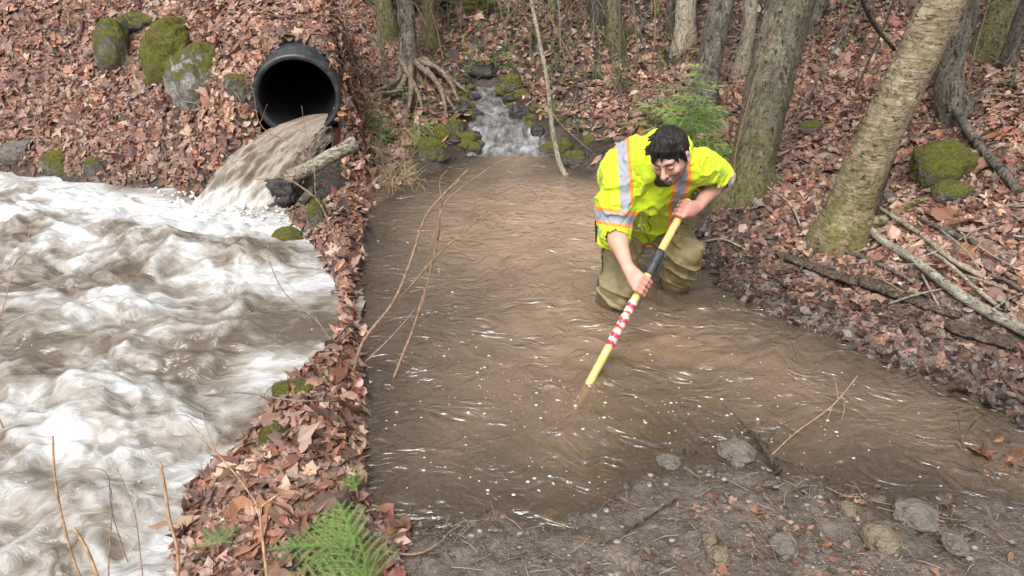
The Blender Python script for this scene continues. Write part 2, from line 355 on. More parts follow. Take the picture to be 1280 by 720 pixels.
ok = (H < .035) & (dP < .22) & (sdist(RAP, V[:, 0], V[:, 1]) > .02); Q = Q[ok[Q].all(1)]
mb = MB(); mb.add(V, Q); o = mb.build('pool_water', M['water'], attrs={'depth': np.clip(-H, 0, 1)}); tag(o, kind='structure')
# creek coming down from the woods
cx_ = np.arange(-.9, .9, .012); cy_ = np.arange(5.97, 8., .012)
def creek_z(x, y):
    fall = np.exp(-((y - 6.32) / .28) ** 2) + .5 * np.exp(-((y - 7.) / .2) ** 2)
    return wlevel(x, y) + (.022 + .05 * fall) * fbm(v3(x * 1.6, y), 4, 7, 15) - .004
V, Q = gridmesh(cx_, cy_, creek_z); H = height(V[:, 0], V[:, 1], False); ok = sdist(POOL, V[:, 0], V[:, 1]) < .10; Q = Q[ok[Q].all(1)]
fo = fbm(v3(V[:, 0] * 2.2, V[:, 1] * .9), 4, 7, 21); fall = np.exp(-((V[:, 1] - 6.22) / .22) ** 2) + .6 * np.exp(-((V[:, 1] - 6.95) / .13) ** 2)+ .5 * np.exp(-((V[:, 1] - 7.5) / .1) ** 2)
foam = sstep(.15, 1.0, fo * 1.3 + .45 * fall) 
m, nt, out = newmat('creek_water_with_foam'); n = N(nt); co = n.coord((2.5, 1, 1))
r = n.noise(co, 14, 4, .6, .5); nb = n.bump(r, .9, .03); fo_ = n.attr('foam', 'Fac'); ff = n.math('MULTIPLY', fo_, n.ramp(n.noise(co, 26, 4, .65), [(.35, .3), (.6, 1.)]))
c = n.mix(ff, n.ramp(n.noise(co, 8, 3), [(.35, (.075, .066, .06)), (.65, (.235, .225, .22))]), (.46, .475, .50)); n.bsdf(out, c, n.math('ADD', .12, n.math('MULTIPLY', ff, .5)), .6, nb); M['creekfoam'] = m
mb = MB(); mb.add(V, Q); o = mb.build('creek_water', M['creekfoam'], attrs={'foam': foam}); tag(o, kind='structure')

# rapids below the culvert
LAND = PZ(290, 262)
def rap_h(x, y):
    rx, ry = x - LAND[0], y - LAND[1]
    # flow coordinate turning from the outfall towards the lower left
    p = v3(x + .25 * fbm(v3(x, y), 2, 1.8, 31), y + .25 * fbm(v3(x, y), 2, 1.8, 32))
    a = R(62); u = p[..., 0] * math.cos(a) + p[..., 1] * math.sin(a); v = -p[..., 0] * math.sin(a) + p[..., 1] * math.cos(a)
    e = sstep(.0, -.35, sdist(RAP, x, y))
    b = 1 - np.abs(fbm(v3(u * 1.0, v * .8), 2, 2.3, 33)) * 3.2
    z = .03 * b + .07 * fbm(v3(u * 1.1, v * .7), 3, 2.6, 34) + .075 * np.abs(fbm(v3(u * 1.2, v * .8), 3, 4.6, 36)) + .05 * fbm(v3(u * .8, v * 1.2), 3, 7., 38) + .025 * np.abs(fbm(v3(u * 1.3, v * .8), 2, 10., 35)) - .02
    sh = .0
    for cx, cy, r_, a_ in ((210, 318, .32, .12), (150, 300, .2, .09), (300, 330, .26, .10), (60, 420, .3, .1), (250, 440, .3, .07), (395, 590, .0001, 0), (120, 520, .25, .08), (180, 620, .22, .07)):
        c = PZ(cx, cy); sh = sh + a_ * np.exp(-(((x - c[0]) / r_) ** 2 + ((y - c[1]) / (r_ * .7)) ** 2))
    calm = 1 - .8 * np.exp(-(((x - PZ(385, 380)[0]) / .28) ** 2 + ((y - PZ(385, 380)[1]) / .7) ** 2))
    return (z * 1. + sh * .8) * (.3 + .7 * e) * calm + .015, b
x_ = np.concatenate([np.arange(-9, -5.2, .06), np.arange(-5.2, -.75, .014)]); y_ = np.concatenate([np.arange(-.2, 1.3, .04), np.arange(1.3, 5.7, .014)])
zz = []
V, Q = gridmesh(x_, y_, lambda a, b: rap_h(a, b)[0]); dR = sdist(RAP, V[:, 0], V[:, 1]); ok = (dR < .12); H = height(V[:, 0], V[:, 1], False); ok &= (H < .06); Q = Q[ok[Q].all(1)]
Zg = V[:, 2].reshape(len(y_), len(x_)); lap = np.zeros_like(Zg)
for s in (3, 8):
    lap[s:-s, s:-s] += (Zg[s:-s, s:-s] * 4 - Zg[2 * s:, s:-s] - Zg[:-2 * s, s:-s] - Zg[s:-s, 2 * s:] - Zg[s:-s, :-2 * s]) / s
lap = lap.ravel()
wn = fbm(v3(V[:, 0] * 1.1 + .3 * fbm(v3(V[:, 0], V[:, 1]), 2, 3, 41), V[:, 1] * 1.3), 4, 2.6, 42)
streak = np.exp(-((V[:, 1] - (4.75 - .38 * (V[:, 0] + 2.2))) / .22) ** 2) * sstep(-1.0, -1.4, V[:, 0]) * sstep(-3.6, -3., V[:, 0])
rollb = 0
for cx, cy, w_, h_ in ((215, 320, .34, .13), (150, 300, .18, .12), (330, 335, .2, .1), (60, 440, .35, .12), (250, 455, .2, .1)):
    c = PZ(cx, cy); rollb = rollb + np.exp(-(((V[:, 0] - c[0]) / w_) ** 2 + ((V[:, 1] - c[1]) / h_) ** 2))
calm = np.exp(-(((V[:, 0] - PZ(390, 400)[0]) / .28) ** 2 + ((V[:, 1] - PZ(390, 400)[1]) / .7) ** 2))
foam = np.clip(.60 + 1.1 * wn + 4. * lap + .7 * streak - .50 * rollb - .28 * calm, 0, 1)
m, nt, out = newmat('churning_silty_water'); n = N(nt)
rot = n('Mapping', {'Vector': n('TexCoord').outputs['Object'], 'Rotation': (0, 0, R(-28)), 'Scale': (1., 1.6, 1.)}).outputs[0]
wv = n.noise(rot, 2.5, 3, .5, .0, 'Color'); cw = n('VectorMath', {0: rot, 1: n('VectorMath', {0: wv, 'Scale': .8}, operation='SCALE').outputs[0]}, operation='ADD').outputs[0]
s1 = n.noise(cw, 6, 4, .55, .3); s2 = n.noise(cw, 17, 3, .5, .2); fo_ = n.attr('foam', 'Fac')
ff = n.math('ADD', n.math('MULTIPLY', n.math('SUBTRACT', s1, .5), 1.5), n.math('ADD', fo_, n.math('MULTIPLY', n.math('SUBTRACT', s2, .5), .45)))
ff = n.math('ADD', ff, n.math('MULTIPLY', n.math('SUBTRACT', n.noise(cw, 48, 4, .65, .2), .5), .35))
c = n.ramp(ff, [(.05, (.11, .085, .063)), (.36, (.195, .165, .135)), (.64, (.30, .28, .255)), (1., (.50, .505, .51))])
nb = n.bump(n.math('ADD', s1, n.math('MULTIPLY', s2, .3)), .45, .04)
n.bsdf(out, c, n.ramp(ff, [(.1, .22), (.6, .55)]), .5, nb); M['rapids'] = m
mb = MB(); mb.add(V, Q); o = mb.build('rapids_water', M['rapids'], attrs={'foam': foam}); tag(o, kind='structure')

# outfall: a thick tongue of water leaving the culvert
nu, nv = 70, 90
ulat = np.cross(PIPE_D, [0, 0, 1]); ulat /= np.linalg.norm(ulat)           # to the pipe's side
if ulat[0] < 0: ulat = -ulat
vv = np.linspace(-.25, 1., nv); uu = np.linspace(-1, 1, nu)
U, W = np.meshgrid(uu, vv); 
start = PIPE_C - np.array([0, 0, 1]) * PIPE_R * .66
t = np.clip(W, 0, 1); half = .205 + .15 * t + .03 * (W < 0) * 0
endc = PZ(264, 270); endc[2] = -.06
horiz = (endc - start); path = start + W[..., None] * np.array([horiz[0], horiz[1], 0]) 
path[..., 2] = start[2] - (start[2] - endc[2]) * np.where(W > 0, .25 * W + .75 * W * W, .15 * W)
e = fbm(np.stack([U * .9, t * 1.6 + 0 * U, 0 * U], -1), 3, 2., 51)
edge = half * (1 + .18 * e * t)
P = path + ulat * (U * edge)[..., None]
dome = (1 - np.abs(U) ** 2.6)
P[..., 2] += -PIPE_R * .12 * (1 - dome) * (1 - t) - .17 * (1 - dome) * t * 1.0
st = fbm(np.stack([U * 1.8, t * .9 + 0 * U, 0 * U], -1), 4, 2.4, 52) * .05 * sstep(-.1, .7, W) + fbm(np.stack([U * 2.6 + t * 3, t * 5., 0 * U], -1), 3, 1.5, 53) * .07 * sstep(0, .6, W)
P[..., 2] += st * dome
P[..., 1] -= st * dome * .7
Vt = P.reshape(-1, 3); Vb = Vt - np.array([0, 0, .10]); Vb[:, 2] = Vb[:, 2]
i = np.arange(nv - 1)[:, None]; j = np.arange(nu - 1)[None]
Qt = np.stack([i * nu + j, i * nu + j + 1, (i + 1) * nu + j + 1, (i + 1) * nu + j], -1).reshape(-1, 4)
k0 = nv * nu; si = np.arange(nv - 1)
side = np.concatenate([np.stack([si * nu, (si + 1) * nu, (si + 1) * nu + k0, si * nu + k0], 1), np.stack([si * nu + nu - 1, si * nu + nu - 1 + k0, (si + 1) * nu + nu - 1 + k0, (si + 1) * nu + nu - 1], 1)])
mb = MB(); mb.add(np.vstack([Vt, Vb]), np.vstack([Qt, Qt[:, ::-1] + k0, side]))
fl = np.concatenate([t.ravel()] * 2); la = np.concatenate([U.ravel()] * 2)
m, nt, out = newmat('outfall_silty_water'); n = N(nt)
cv = n('CombineXYZ', {0: n.math('MULTIPLY', n.attr('lat', 'Fac'), 2.), 1: n.math('MULTIPLY', n.attr('along', 'Fac'), 1.7), 2: 0.}).outputs[0]
s1 = n.noise(cv, 2.6, 6, .62, .3); s2 = n.noise(cv, 9, 5, .6, .2); ff = n.math('ADD', n.math('MULTIPLY', s1, .7), n.math('MULTIPLY', s2, .3))
ff = n.math('ADD', ff, n.math('MULTIPLY', n.ramp(n.attr('along', 'Fac'), [(.66, 0.), (1., .5)]), 1.))
c = n.ramp(ff, [(.30, (.12, .09, .062)), (.46, (.22, .172, .128)), (.58, (.30, .255, .21)), (.74, (.56, .54, .51))])
b_ = n.bsdf(None, c, .4, .4, n.bump(ff, .5, .04)); ed = n.math('SUBTRACT', 1.12, n.math('ABSOLUTE', n.attr('lat', 'Fac'))); ea = n.math('ADD', ed, n.math('MULTIPLY', n.math('SUBTRACT', s2, .5), .9)); ea = n.ramp(ea, [(.10, 0.), (.30, 1.)])
mx = n('MixShader', {0: ea, 1: n('BsdfTransparent').outputs[0], 2: b_.outputs[0]}); nt.links.new(mx.outputs[0], out.inputs[0]); M['outfall'] = m
o = mb.build('outfall_water', m, attrs={'along': fl, 'lat': la}); tag(o, kind='structure')
# splash along the foot of the outfall: lumpy foam
m = simple('white_foam', (.45, .42, .38), (.66, .65, .63), 40, .6, .3, .5, .01); M['foam'] = m
mb = MB()
def blob(mb, c, r, seed=0, sub=2, sq=(1, 1, 1), amp=.35, col=None):
    bm = bmesh.new(); bmesh.ops.create_icosphere(bm, subdivisions=sub, radius=1)
    v = np.array([q.co[:] for q in bm.verts]); f_ = np.array([[q.index for q in ff_.verts] for ff_ in bm.faces]); bm.free()
    d = 1 + amp * 2 * fbm(v * 1.2 + seed * 3.7, 3); v = v * d[:, None] * np.array(sq) * r + np.array(c); mb.add(v, None, f_, col); return mb
for k in range(0):
    s = k / 45; x = 212 + 150 * s + random.uniform(-12, 12); y = 246 + 30 * s + random.uniform(-5, 12)
    blob(mb, PZ(x, y, .03), random.uniform(.02, .06), k, 2, (1.3, 1, .7))
for k in range(190):                                 # lumps of foam and flying drops where the outfall lands
    s = random.random(); x = 205 + 160 * s + random.gauss(0, 8); y = 243 + 30 * s + random.gauss(4, 7); hz = abs(random.gauss(0, .045)); blob(mb, PZ(x, y, .02) + np.array([0, 0, hz]), random.choice([.002, .003, .005]) if hz > .04 else random.uniform(.004, .015), k, 1, (1.3, 1, .8), .4)
for k in range(110):                                 # drops thrown up over the rapids
    x, y = random.uniform(0, 400), random.uniform(235, 640); p = PZ(x, y, .0)
    if sdist(RAP, p[:1], p[1:2])[0] > -.1: continue
    p[2] = float(rap_h(p[:1], p[1:2])[0][0]) + abs(random.gauss(.0, .03)); blob(mb, p, random.uniform(.0015, .0038), k, 1, (1.2, 1, 1), .4)
o = mb.build('splash_foam', M['foam']); tag(o, 'white foam boiling at the foot of the culvert outfall', 'foam', kind='stuff')
# flecks of foam drifting on the pool
mb = MB(); th = np.arange(8) * math.pi / 4
cl = [(560, 470), (620, 500), (700, 490), (770, 500), (860, 510), (600, 590), (680, 610), (960, 540), (540, 450), (640, 520), (810, 520), (1000, 560)]
cnt = 0
while cnt < 260:
    if random.random() < .6: c = random.choice(cl); x, y = random.gauss(c[0], 45), random.gauss(c[1], 24)
    else: x, y = random.uniform(465, 1180), random.uniform(300, 620)
    p = PZ(x, y, 0)
    if sdist(POOL, p[:1], p[1:2])[0] > -.04 or (x < 455): continue
    r = random.choice([.0016, .002, .0025, .0032, .005]); z = float(pool_z(p[:1], p[1:2])[0])
    rr = r * (1 + .3 * np.random.rand(8)); ri = np.stack([np.cos(th) * rr * 1.3, np.sin(th) * rr, np.full(8, z + .0005)], 1); ri[:, :2] += p[:2]
    top = ri * 1; top[:, :2] = p[:2] + (ri[:, :2] - p[:2]) * .6; top[:, 2] = z + r * .5
    j = np.arange(8); V_ = np.vstack([ri, top, [[p[0], p[1], z + r * .55]]])
    mb.add(V_, np.stack([j, (j + 1) % 8, 8 + (j + 1) % 8, 8 + j], 1), np.stack([8 + j, 8 + (j + 1) % 8, 0 * j + 16], 1)); cnt += 1
o = mb.build('foam_flecks', simple('thin_foam', (.36, .33, .29), (.66, .64, .6), 60, .5)); tag(o, 'small white foam flecks drifting on the brown pool', 'foam', kind='stuff')
# ------------------------------------------------------------------ culvert
def ringmesh(mb, prof, n=64):                        # prof: (along, radius) closed-ish lathe about PIPE_D
    a = np.cross(PIPE_D, [0, 0, 1]); a /= np.linalg.norm(a); b = np.cross(a, PIPE_D); th = np.arange(n) * 2 * math.pi / n
    prof = np.array(prof); V = (PIPE_C + prof[:, 0][:, None, None] * PIPE_D + prof[:, 1][:, None, None] * (np.cos(th)[None, :, None] * a + np.sin(th)[None, :, None] * b)).reshape(-1, 3)
    i = np.arange(len(prof) - 1)[:, None]; j = np.arange(n)[None]; j2 = (j + 1) % n
    mb.add(V, np.stack([i * n + j, i * n + j2, (i + 1) * n + j2, (i + 1) * n + j], -1).reshape(-1, 4)); return mb
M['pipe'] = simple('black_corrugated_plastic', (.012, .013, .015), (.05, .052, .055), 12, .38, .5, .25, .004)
M['pipe_in'] = simple('dark_pipe_lining', (.006, .006, .007), (.022, .021, .02), 9, .6, .3, .3, .004)  # lining coloured darker than the outer shell
t = thing('culvert_pipe', PIPE_C, 'black plastic culvert pipe sticking out of the leafy bank, muddy water pouring from it', 'culvert')
prof = []; x = -.30
for k in range(60):
    prof.append((.02 - k * .017, PIPE_R + (.012 if (k % 4) in (1, 2) else -.004)))
ringmesh(MB(), [(.02, PIPE_R - .022), (.024, PIPE_R - .01)] + prof[:]).build('corrugated_shell', M['pipe'], t)
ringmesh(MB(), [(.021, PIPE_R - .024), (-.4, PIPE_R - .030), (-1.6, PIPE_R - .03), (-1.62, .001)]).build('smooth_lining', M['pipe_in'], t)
ringmesh(MB(), [(.0, PIPE_R + .002), (-.0, PIPE_R + .012), (.018, PIPE_R + .016), (.036, PIPE_R + .012), (.042, PIPE_R - .004), (.034, PIPE_R - .022), (-.01, PIPE_R - .026)]).build('rim', M['pipe'], t)

# ------------------------------------------------------------------ rocks
def rock(px, py, w, h, mat, label, cat='rock', name='rock', group=None, depth=.8, seed=1, sink=.3, rough=.30, amt=1., base_px=None):
    """w, h: size in the photo's pixels; the stone stands where the ray through its foot meets the ground"""
    g = G(px, py + h * (.5 - sink * .5)); s = np.linalg.norm(g - CP) / FPX
    rx = w * s / 2; rz = h * s / 2 * 1.12; ry = rx * depth
    bm = bmesh.new(); bmesh.ops.create_icosphere(bm, subdivisions=5, radius=1)
    v = np.array([q.co[:] for q in bm.verts]); f_ = np.array([[q.index for q in ff_.verts] for ff_ in bm.faces]); bm.free()
    d = 1 + rough * fbm(v * .9 + seed * 7.3, 3) * 1.7 + rough * .55 * fbm(v * 3.2 + seed, 4) + .10 * fbm(v * 9 + seed, 4) * amt
    fl = np.sign(v) * np.abs(v) ** .8; v = fl / np.linalg.norm(fl, axis=1, keepdims=True) ** .5 * d[:, None]
    v = v / np.abs(v).max(0) * np.array([rx, ry, rz]); c = g + np.array([0, ry * .55, rz * (1 - 2 * sink) * .9])
    mb = MB(); mb.add(v + c, None, f_); o = mb.build(name, mat, origin=g); return tag(o, label, cat, group)
rock(143, 60, 50, 64, M['rock_moss'], 'rounded boulder with a moss cap on the leafy bank, left of the big mossy boulder', 'boulder', 'boulder', seed=3, depth=1.)
rock(212, 62, 72, 84, M['rock_allmoss'], 'tall boulder thickly covered in bright green moss high on the bank left of the culvert', 'boulder', 'boulder', seed=5, depth=.9)
rock(246, 96, 74, 80, M['rock_mosslichen'], 'grey boulder with pale lichen and patchy moss leaning against the bright mossy boulder', 'boulder', 'boulder', seed=8, depth=.9)
rock(172, 30, 50, 24, M['rock_somemoss'], 'low dark slab of rock behind the two mossy boulders', 'boulder', 'boulder', seed=9)
rock(298, 112, 40, 34, M['rock_somemoss'], 'dark mossy stone wedged at the left edge of the culvert', 'rock', 'rock', seed=11)
rock(75, 206, 44, 30, M['rock_moss'], 'small mossy rock at the edge of the rapids on the far left bank', 'rock', 'rock', seed=12)
rock(116, 212, 26, 24, M['rock_somemoss'], 'dark little rock with green moss just right of the mossy shoreline rock', 'rock', 'rock', seed=13)
rock(20, 194, 42, 30, M['rock_grey'], 'pale grey rock at the far left edge of the rapids', 'rock', 'rock', seed=14)
rock(358, 301, 44, 26, M['rock_allmoss'], 'yellow green moss covered rock at the right edge of the rapids below the culvert', 'rock', 'rock', seed=15, sink=.2)
rock(398, 268, 28, 44, M['rock_moss'], 'upright mossy rock under the birch log beside the culvert', 'rock', 'rock', seed=16)
rock(352, 238, 60, 50, M['rock_wet'], 'wet black rock under the culvert outfall', 'rock', 'rock', seed=17, sink=.4)
rock(338, 545, 38, 64, M['rock_allmoss'], 'mossy hummock on the leafy bank of the rapids', 'rock', 'rock', seed=18, sink=.62, depth=.6)
rock(362, 494, 62, 24, M['rock_allmoss'], 'low green moss patch on stone at the corner of the leafy bank', 'rock', 'rock', seed=19, sink=.62)
rock(1181, 208, 76, 52, M['rock_allmoss'], 'large dark green mossy boulder in the red leaves right of the leaning birch', 'boulder', 'boulder', seed=21, sink=.22)
rock(1194, 243, 50, 24, M['rock_moss'], 'smaller flat mossy rock just below the large mossy boulder', 'rock', 'rock', seed=22, sink=.25)
rock(610, 126, 0.1 + 17, 9, M['rock_wet'], 'left of two small black rocks sticking out at the head of the creek', 'rock', 'rock', seed=31)
rock(634, 125, 13, 9, M['rock_wet'], 'right of two small black rocks sticking out at the head of the creek', 'rock', 'rock', seed=32)
rock(652, 142, 32, 30, M['rock_wet'], 'wet black boulder on the right edge of the creek above the little fall', 'boulder', 'boulder', seed=33)
rock(578, 133, 22, 16, M['rock_wet'], 'jagged dark rock on the left edge of the creek', 'rock', 'rock', seed=34)
rock(604, 90, 44, 16, M['rock_wet'], 'dark boulder added for the shade in the hollow at the head of the creek', 'boulder', 'boulder', seed=46)  # added boulder, its dark colour stands in for the shade of the hollow
rock(640, 104, 28, 26, M['rock_moss'], 'round mossy rock beside the dark hollow at the head of the creek', 'rock', 'rock', seed=35)
rock(568, 158, 22, 26, M['rock_moss'], 'mossy rock on the left creek bank level with the little fall', 'rock', 'rock', seed=36)
rock(553, 168, 28, 26, M['rock_allmoss'], 'round green mossy rock at the left of the creek mouth', 'rock', 'rock', seed=37)
rock(541, 188, 42, 34, M['rock_moss'], 'brown mossy hummock at the left bank where the creek enters the pool', 'rock', 'rock', seed=38)
rock(690, 192, 40, 30, M['rock_somemoss'], 'dark mossy rock right of the creek mouth', 'rock', 'rock', seed=39)
rock(722, 200, 40, 24, M['rock_somemoss'], 'low dark rock on the far shore behind the foot of the leaning sapling', 'rock', 'rock', seed=40)
rock(672, 166, 20, 20, M['rock_wet'], 'wet rock at the right side of the little white fall', 'rock', 'rock', seed=41)
rock(505, 0, 150, 26, M['rock_somemoss'], 'mossy mound among the brush at the top of the creek valley', 'boulder', 'boulder', seed=42)
rock(590, 4, 60, 26, M['rock_allmoss'], 'dark green mossy boulder in the brush above the head of the creek', 'boulder', 'boulder', seed=43)
rock(1016, 160, 30, 18, M['rock_somemoss'], 'small mossy stone in the leaves between the two big trunks', 'rock', 'rock', seed=44)
rock(1110, 246, 22, 12, M['rock_grey'], 'pale stone in the leaves at the foot of the leaning birch', 'rock', 'rock', seed=45)
# stones of the muddy foreground
for px, py, w, h, mt, lb, sd_ in [(a_, b_, c_ * .75, d_ * .85, e_, f_, g_) for a_, b_, c_, d_, e_, f_, g_ in ((900, 699, 38, 22, 'rock_tan', 'tan angular stone in the mud at the bottom of the picture', 51), (983, 689, 46, 20, 'rock_grey', 'flat pale grey stone right of the tan angular stone in the mud', 52),
    (888, 678, 24, 12, 'rock_tan', 'little tan stone just above the tan angular stone', 53), (1106, 682, 58, 26, 'rock_tan', 'wide flat yellowish stone half sunk in the mud at the lower right', 54),
    (1200, 686, 44, 20, 'rock_grey', 'pale stone half sunk in the mud, rightmost of the foreground', 55), (925, 572, 66, 24, 'rock_grey', 'large flat grey stone awash at the pool edge behind the dark forked branch', 56),
    (476, 672, 14, 24, 'rock_grey', 'pale upright sliver of stone at the left end of the muddy shore', 57), (838, 582, 40, 16, 'rock_grey', 'flat grey stone lying just under water left of the dark forked branch', 58),
    (1150, 655, 70, 20, 'rock_grey', 'flat bluish stone lying in wet mud between the two sunk stones', 59), (1062, 640, 34, 14, 'rock_tan', 'small brown stone at the waterline above the yellowish stone', 60))]:
    rock(px, py, w, h, M[mt], lb, 'stone', 'stone', seed=sd_, sink=.30, depth=1.0, rough=.32)
# pebbles: nobody could count them
mb = MB()
for k in range(900):
    x, y = random.uniform(440, 1300), random.uniform(560, 740); p = PZ(x, y, .03); 
    d = sdist(POOL, p[:1], p[1:2])[0]
    if d < -.12 or p[0] < -.7: continue
    p[2] = gz(p[0], p[1]); c = random.choice([(.22, .18, .14), (.14, .12, .095), (.27, .23, .19), (.09, .075, .06)])
    blob(mb, p, random.choice([.002, .003, .004, .005, .007, .012]), k, 1, (1.3, 1, .45), .3, c)
M['pebble'] = tintmat('pebbles', .45, .5, vein=.4); o = mb.build('shore_pebbles', M['pebble']); tag(o, 'fine gravel and pebbles scattered over the muddy shore', 'pebbles', kind='stuff')

# ------------------------------------------------------------------ logs and fallen branches
def stick(name, pts, r0, r1, mat, label, cat='branch', group=None, n=10, sub=5, knob=.18, side=(), seed=1):
    """pts: (px, py, lift) above the ground under that pixel, or (px, py, lift, Y)"""
    W = []
    for q in pts:
        W.append(PY(q[0], q[1], q[3]) if len(q) > 3 else G(q[0], q[1], q[2]))
    W = np.array(W); rr = np.linspace(r0, r1, len(W)); mb = MB(); tube(mb, W, rr, n, knob=knob, seed=seed, sub=sub)
    for s in side:                                  # short side twigs: list of pixel points at depths near the base
        S = np.array([PY(q[0], q[1], q[3]) if len(q) > 3 else G(q[0], q[1], q[2]) for q in s[0]]); tube(mb, S, np.linspace(s[1], s[1] * .4, len(S)), 6, sub=4, knob=.1)
    o = mb.build(name, mat, origin=W[0]); return tag(o, label, cat, group)
stick('birch_log', [(446, 178, .05, 5.0), (418, 193, .05, 4.95), (385, 211, .05, 4.88), (356, 224, .05, 4.82)], .050, .042, M['log_white'], 'pale birch log resting on the bank just below the culvert', 'log', knob=.12, n=14)
stick('broken_log', [(397, 228, .05, 4.95), (378, 252, .05, 4.86), (360, 278, .0, 4.76)], .030, .024, M['bark_grey'], 'short grey broken log leaning down into the rapids under the birch log', 'log')
stick('fallen_branch', [(1158, 104, .12), (1186, 142, .07), (1212, 180, .05), (1240, 212, .04), (1272, 246, .03)], .030, .026, M['bark_grey'], 'long straight grey branch slanting down the slope right of the leaning birch', knob=.1)
stick('lichened_log', [(1078, 286, .03), (1098, 306, .035), (1130, 332, .05), (1158, 350, .05), (1190, 376, .05), (1230, 400, .04), (1290, 430, .04)], .020, .026, M['log_lichen'], 'long pale lichened branch lying along the right bank from the leaning birch', knob=.22)
stick('fallen_branch', [(1094, 264, .03), (1124, 288, .045), (1150, 305, .04), (1186, 334, .04), (1228, 354, .03)], .011, .013, M['bark_pale'], 'thin pale branch lying parallel above the long lichened branch', knob=.15)
stick('fallen_branch', [(1146, 280, .03), (1180, 296, .03), (1220, 310, .02)], .010, .014, M['bark_grey'], 'short grey stick with a broken end, topmost of the sticks right of the birch')
stick('fallen_branch', [(1156, 324, .05), (1186, 350, .06), (1216, 372, .05), (1242, 390, .04)], .009, .010, M['bark_pale'], 'pale stick crossing just above the long lichened branch')
stick('fallen_branch', [(1172, 300, .05), (1200, 330, .08), (1222, 350, .05)], .007, .005, M['twig_grey'], 'thin dark stick crossing over the pale sticks on the right bank')
stick('fallen_branch', [(1040, 312, .01), (1080, 330, .03), (1110, 345, .03), (1140, 362, .04)], .013, .010, M['bark_grey'], 'knobbly grey root-like branch at the foot of the leaning birch')
stick('fallen_branch', [(1232, 348, .02), (1256, 360, .03), (1292, 382, .03)], .010, .009, M['bark_grey'], 'grey stick at the right edge of the bank above the lichened branch')
stick('fallen_branch', [(1150, 352, .04), (1162, 372, .03), (1174, 392, .02)], .006, .005, M['bark_pale'], 'short pale twig hanging down over the bank edge')
stick('fallen_branch', [(1140, 338, .06), (1180, 322, .06), (1216, 300, .05), (1250, 285, .04)], .005, .003, M['bark_pale'], 'slender pale twig lying across the sticks toward the upper right')
stick('fallen_branch', [(1200, 126, .0), (1232, 124, .03), (1290, 130, .03)], .008, .006, M['bark_pale'], 'thin pale stick lying level behind the straight grey branch')
stick('fallen_branch', [(1066, 122, .0, 6.0), (1110, 20, .0, 5.6), (1130, -40, .0, 5.4)], .008, .010, M['twig_grey'], 'slim dead branch leaning up behind the birch trunk')
stick('dead_sapling', [(984, 165, .02), (1020, 132, .25), (1062, 86, .55), (1100, 42, .9), (1124, -20, 1.2)], .008, .022, M['bark_grey'], 'dead grey sapling leaning across the slope between the big trunk and the birch', 'sapling', knob=.1,
      side=[([(1062, 86, .55), (1084, 100, .5), (1098, 70, .7)], .005), ([(1020, 132, .25), (1035, 130, .25), (1052, 118, .35)], .004)])
stick('hanging_branch', [(1074, -20, 0, 5.0), (1090, 25, 0, 5.1), (1118, 62, 0, 5.3)], .022, .012, M['bark_grey'], 'broken branch hanging beside the birch at the top of the picture', knob=.15)
stick('fallen_branch', [(955, 236, .02), (985, 262, .04), (1000, 290, .03)], .007, .006, M['bark_pale'], 'small pale stick lying in the mud between the two big trunks')
stick('fallen_branch', [(905, 262, .02), (930, 254, .05), (955, 236, .03)], .006, .005, M['bark_pale'], 'pale twig at the foot of the mossy trunk behind the worker')
stick('fallen_branch', [(880, 304, .01), (905, 306, .03), (934, 318, .02)], .006, .007, M['bark_pale'], 'pale twig lying at the water edge beside the worker')
stick('fallen_branch', [(996, 345, .01), (1010, 328, .03), (1026, 312, .02)], .007, .008, M['wood_wet'], 'dark stick in the mud left of the birch foot')
stick('fallen_branch', [(1065, 372, .02), (1090, 360, .05), (1130, 372, .02)], .005, .004, M['twig'], 'thin brown twig lying over the wet bark slab')
stick('driftwood', [(905, 545, .01), (935, 552, .05), (952, 572, .055), (972, 598, .03)], .006, .014, M['wood_wet'], 'dark wet forked branch stranded at the pool edge', 'branch', knob=.35,
      side=[([(935, 552, .05), (918, 538, .07), (900, 528, .09)], .004), ([(952, 572, .05), (968, 560, .10), (985, 556, .12)], .003), ([(972, 598, .03), (958, 604, .05), (940, 590, .08)], .003), ([(965, 586, .05), (1000, 592, .03), (1036, 602, .01)], .004), ([(945, 562, .05), (926, 560, .08), (912, 552, .10)], .003)])
stick('twig_snag', [(962, 576, .02), (992, 556, .06), (1030, 540, .12), (1050, 526, .17), (1060, 518, .2)], .003, .0018, M['twig_tan'], 'thin tan twig with a withered dark leaf rising out of the shallow water', 'twig', side=[([(1034, 538, .13), (1030, 545, .11), (1026, 556, .09)], .002), ([(1044, 530, .15), (1048, 540, .13), (1046, 550, .1)], .002), ([(1040, 534, .14), (1034, 522, .18), (1030, 516, .2)], .0018)])
stick('driftwood', [(1172, 570, .03), (1200, 574, .05), (1240, 592, .04), (1290, 610, .04)], .012, .020, M['wood_wet'], 'black waterlogged stick with leaves caught on it, right edge of the pool', 'branch', knob=.3, side=[([(1190, 572, .05), (1206, 560, .12), (1222, 552, .14)], .004), ([(1200, 574, .05), (1186, 556, .14), (1178, 540, .2)], .003)])
stick('fallen_branch', [(460, 690, .01), (520, 700, .02), (560, 680, .03)], .004, .003, M['twig'], 'thin twig lying in the mud at the bottom left of the shore')
stick('fallen_branch', [(780, 668, .01), (815, 652, .03), (845, 630, .02)], .004, .004, M['wood_wet'], 'small dark stick at the muddy shore below the pole')
stick('fallen_branch', [(240, 505, .03), (300, 515, .1), (370, 522, .08), (430, 512, .04)], .0045, .003, M['twig_grey'], 'slender grey twig reaching from the leafy bank over the rapids', side=[([(330, 520, .09), (350, 505, .1), (380, 500, .1)], .002)])
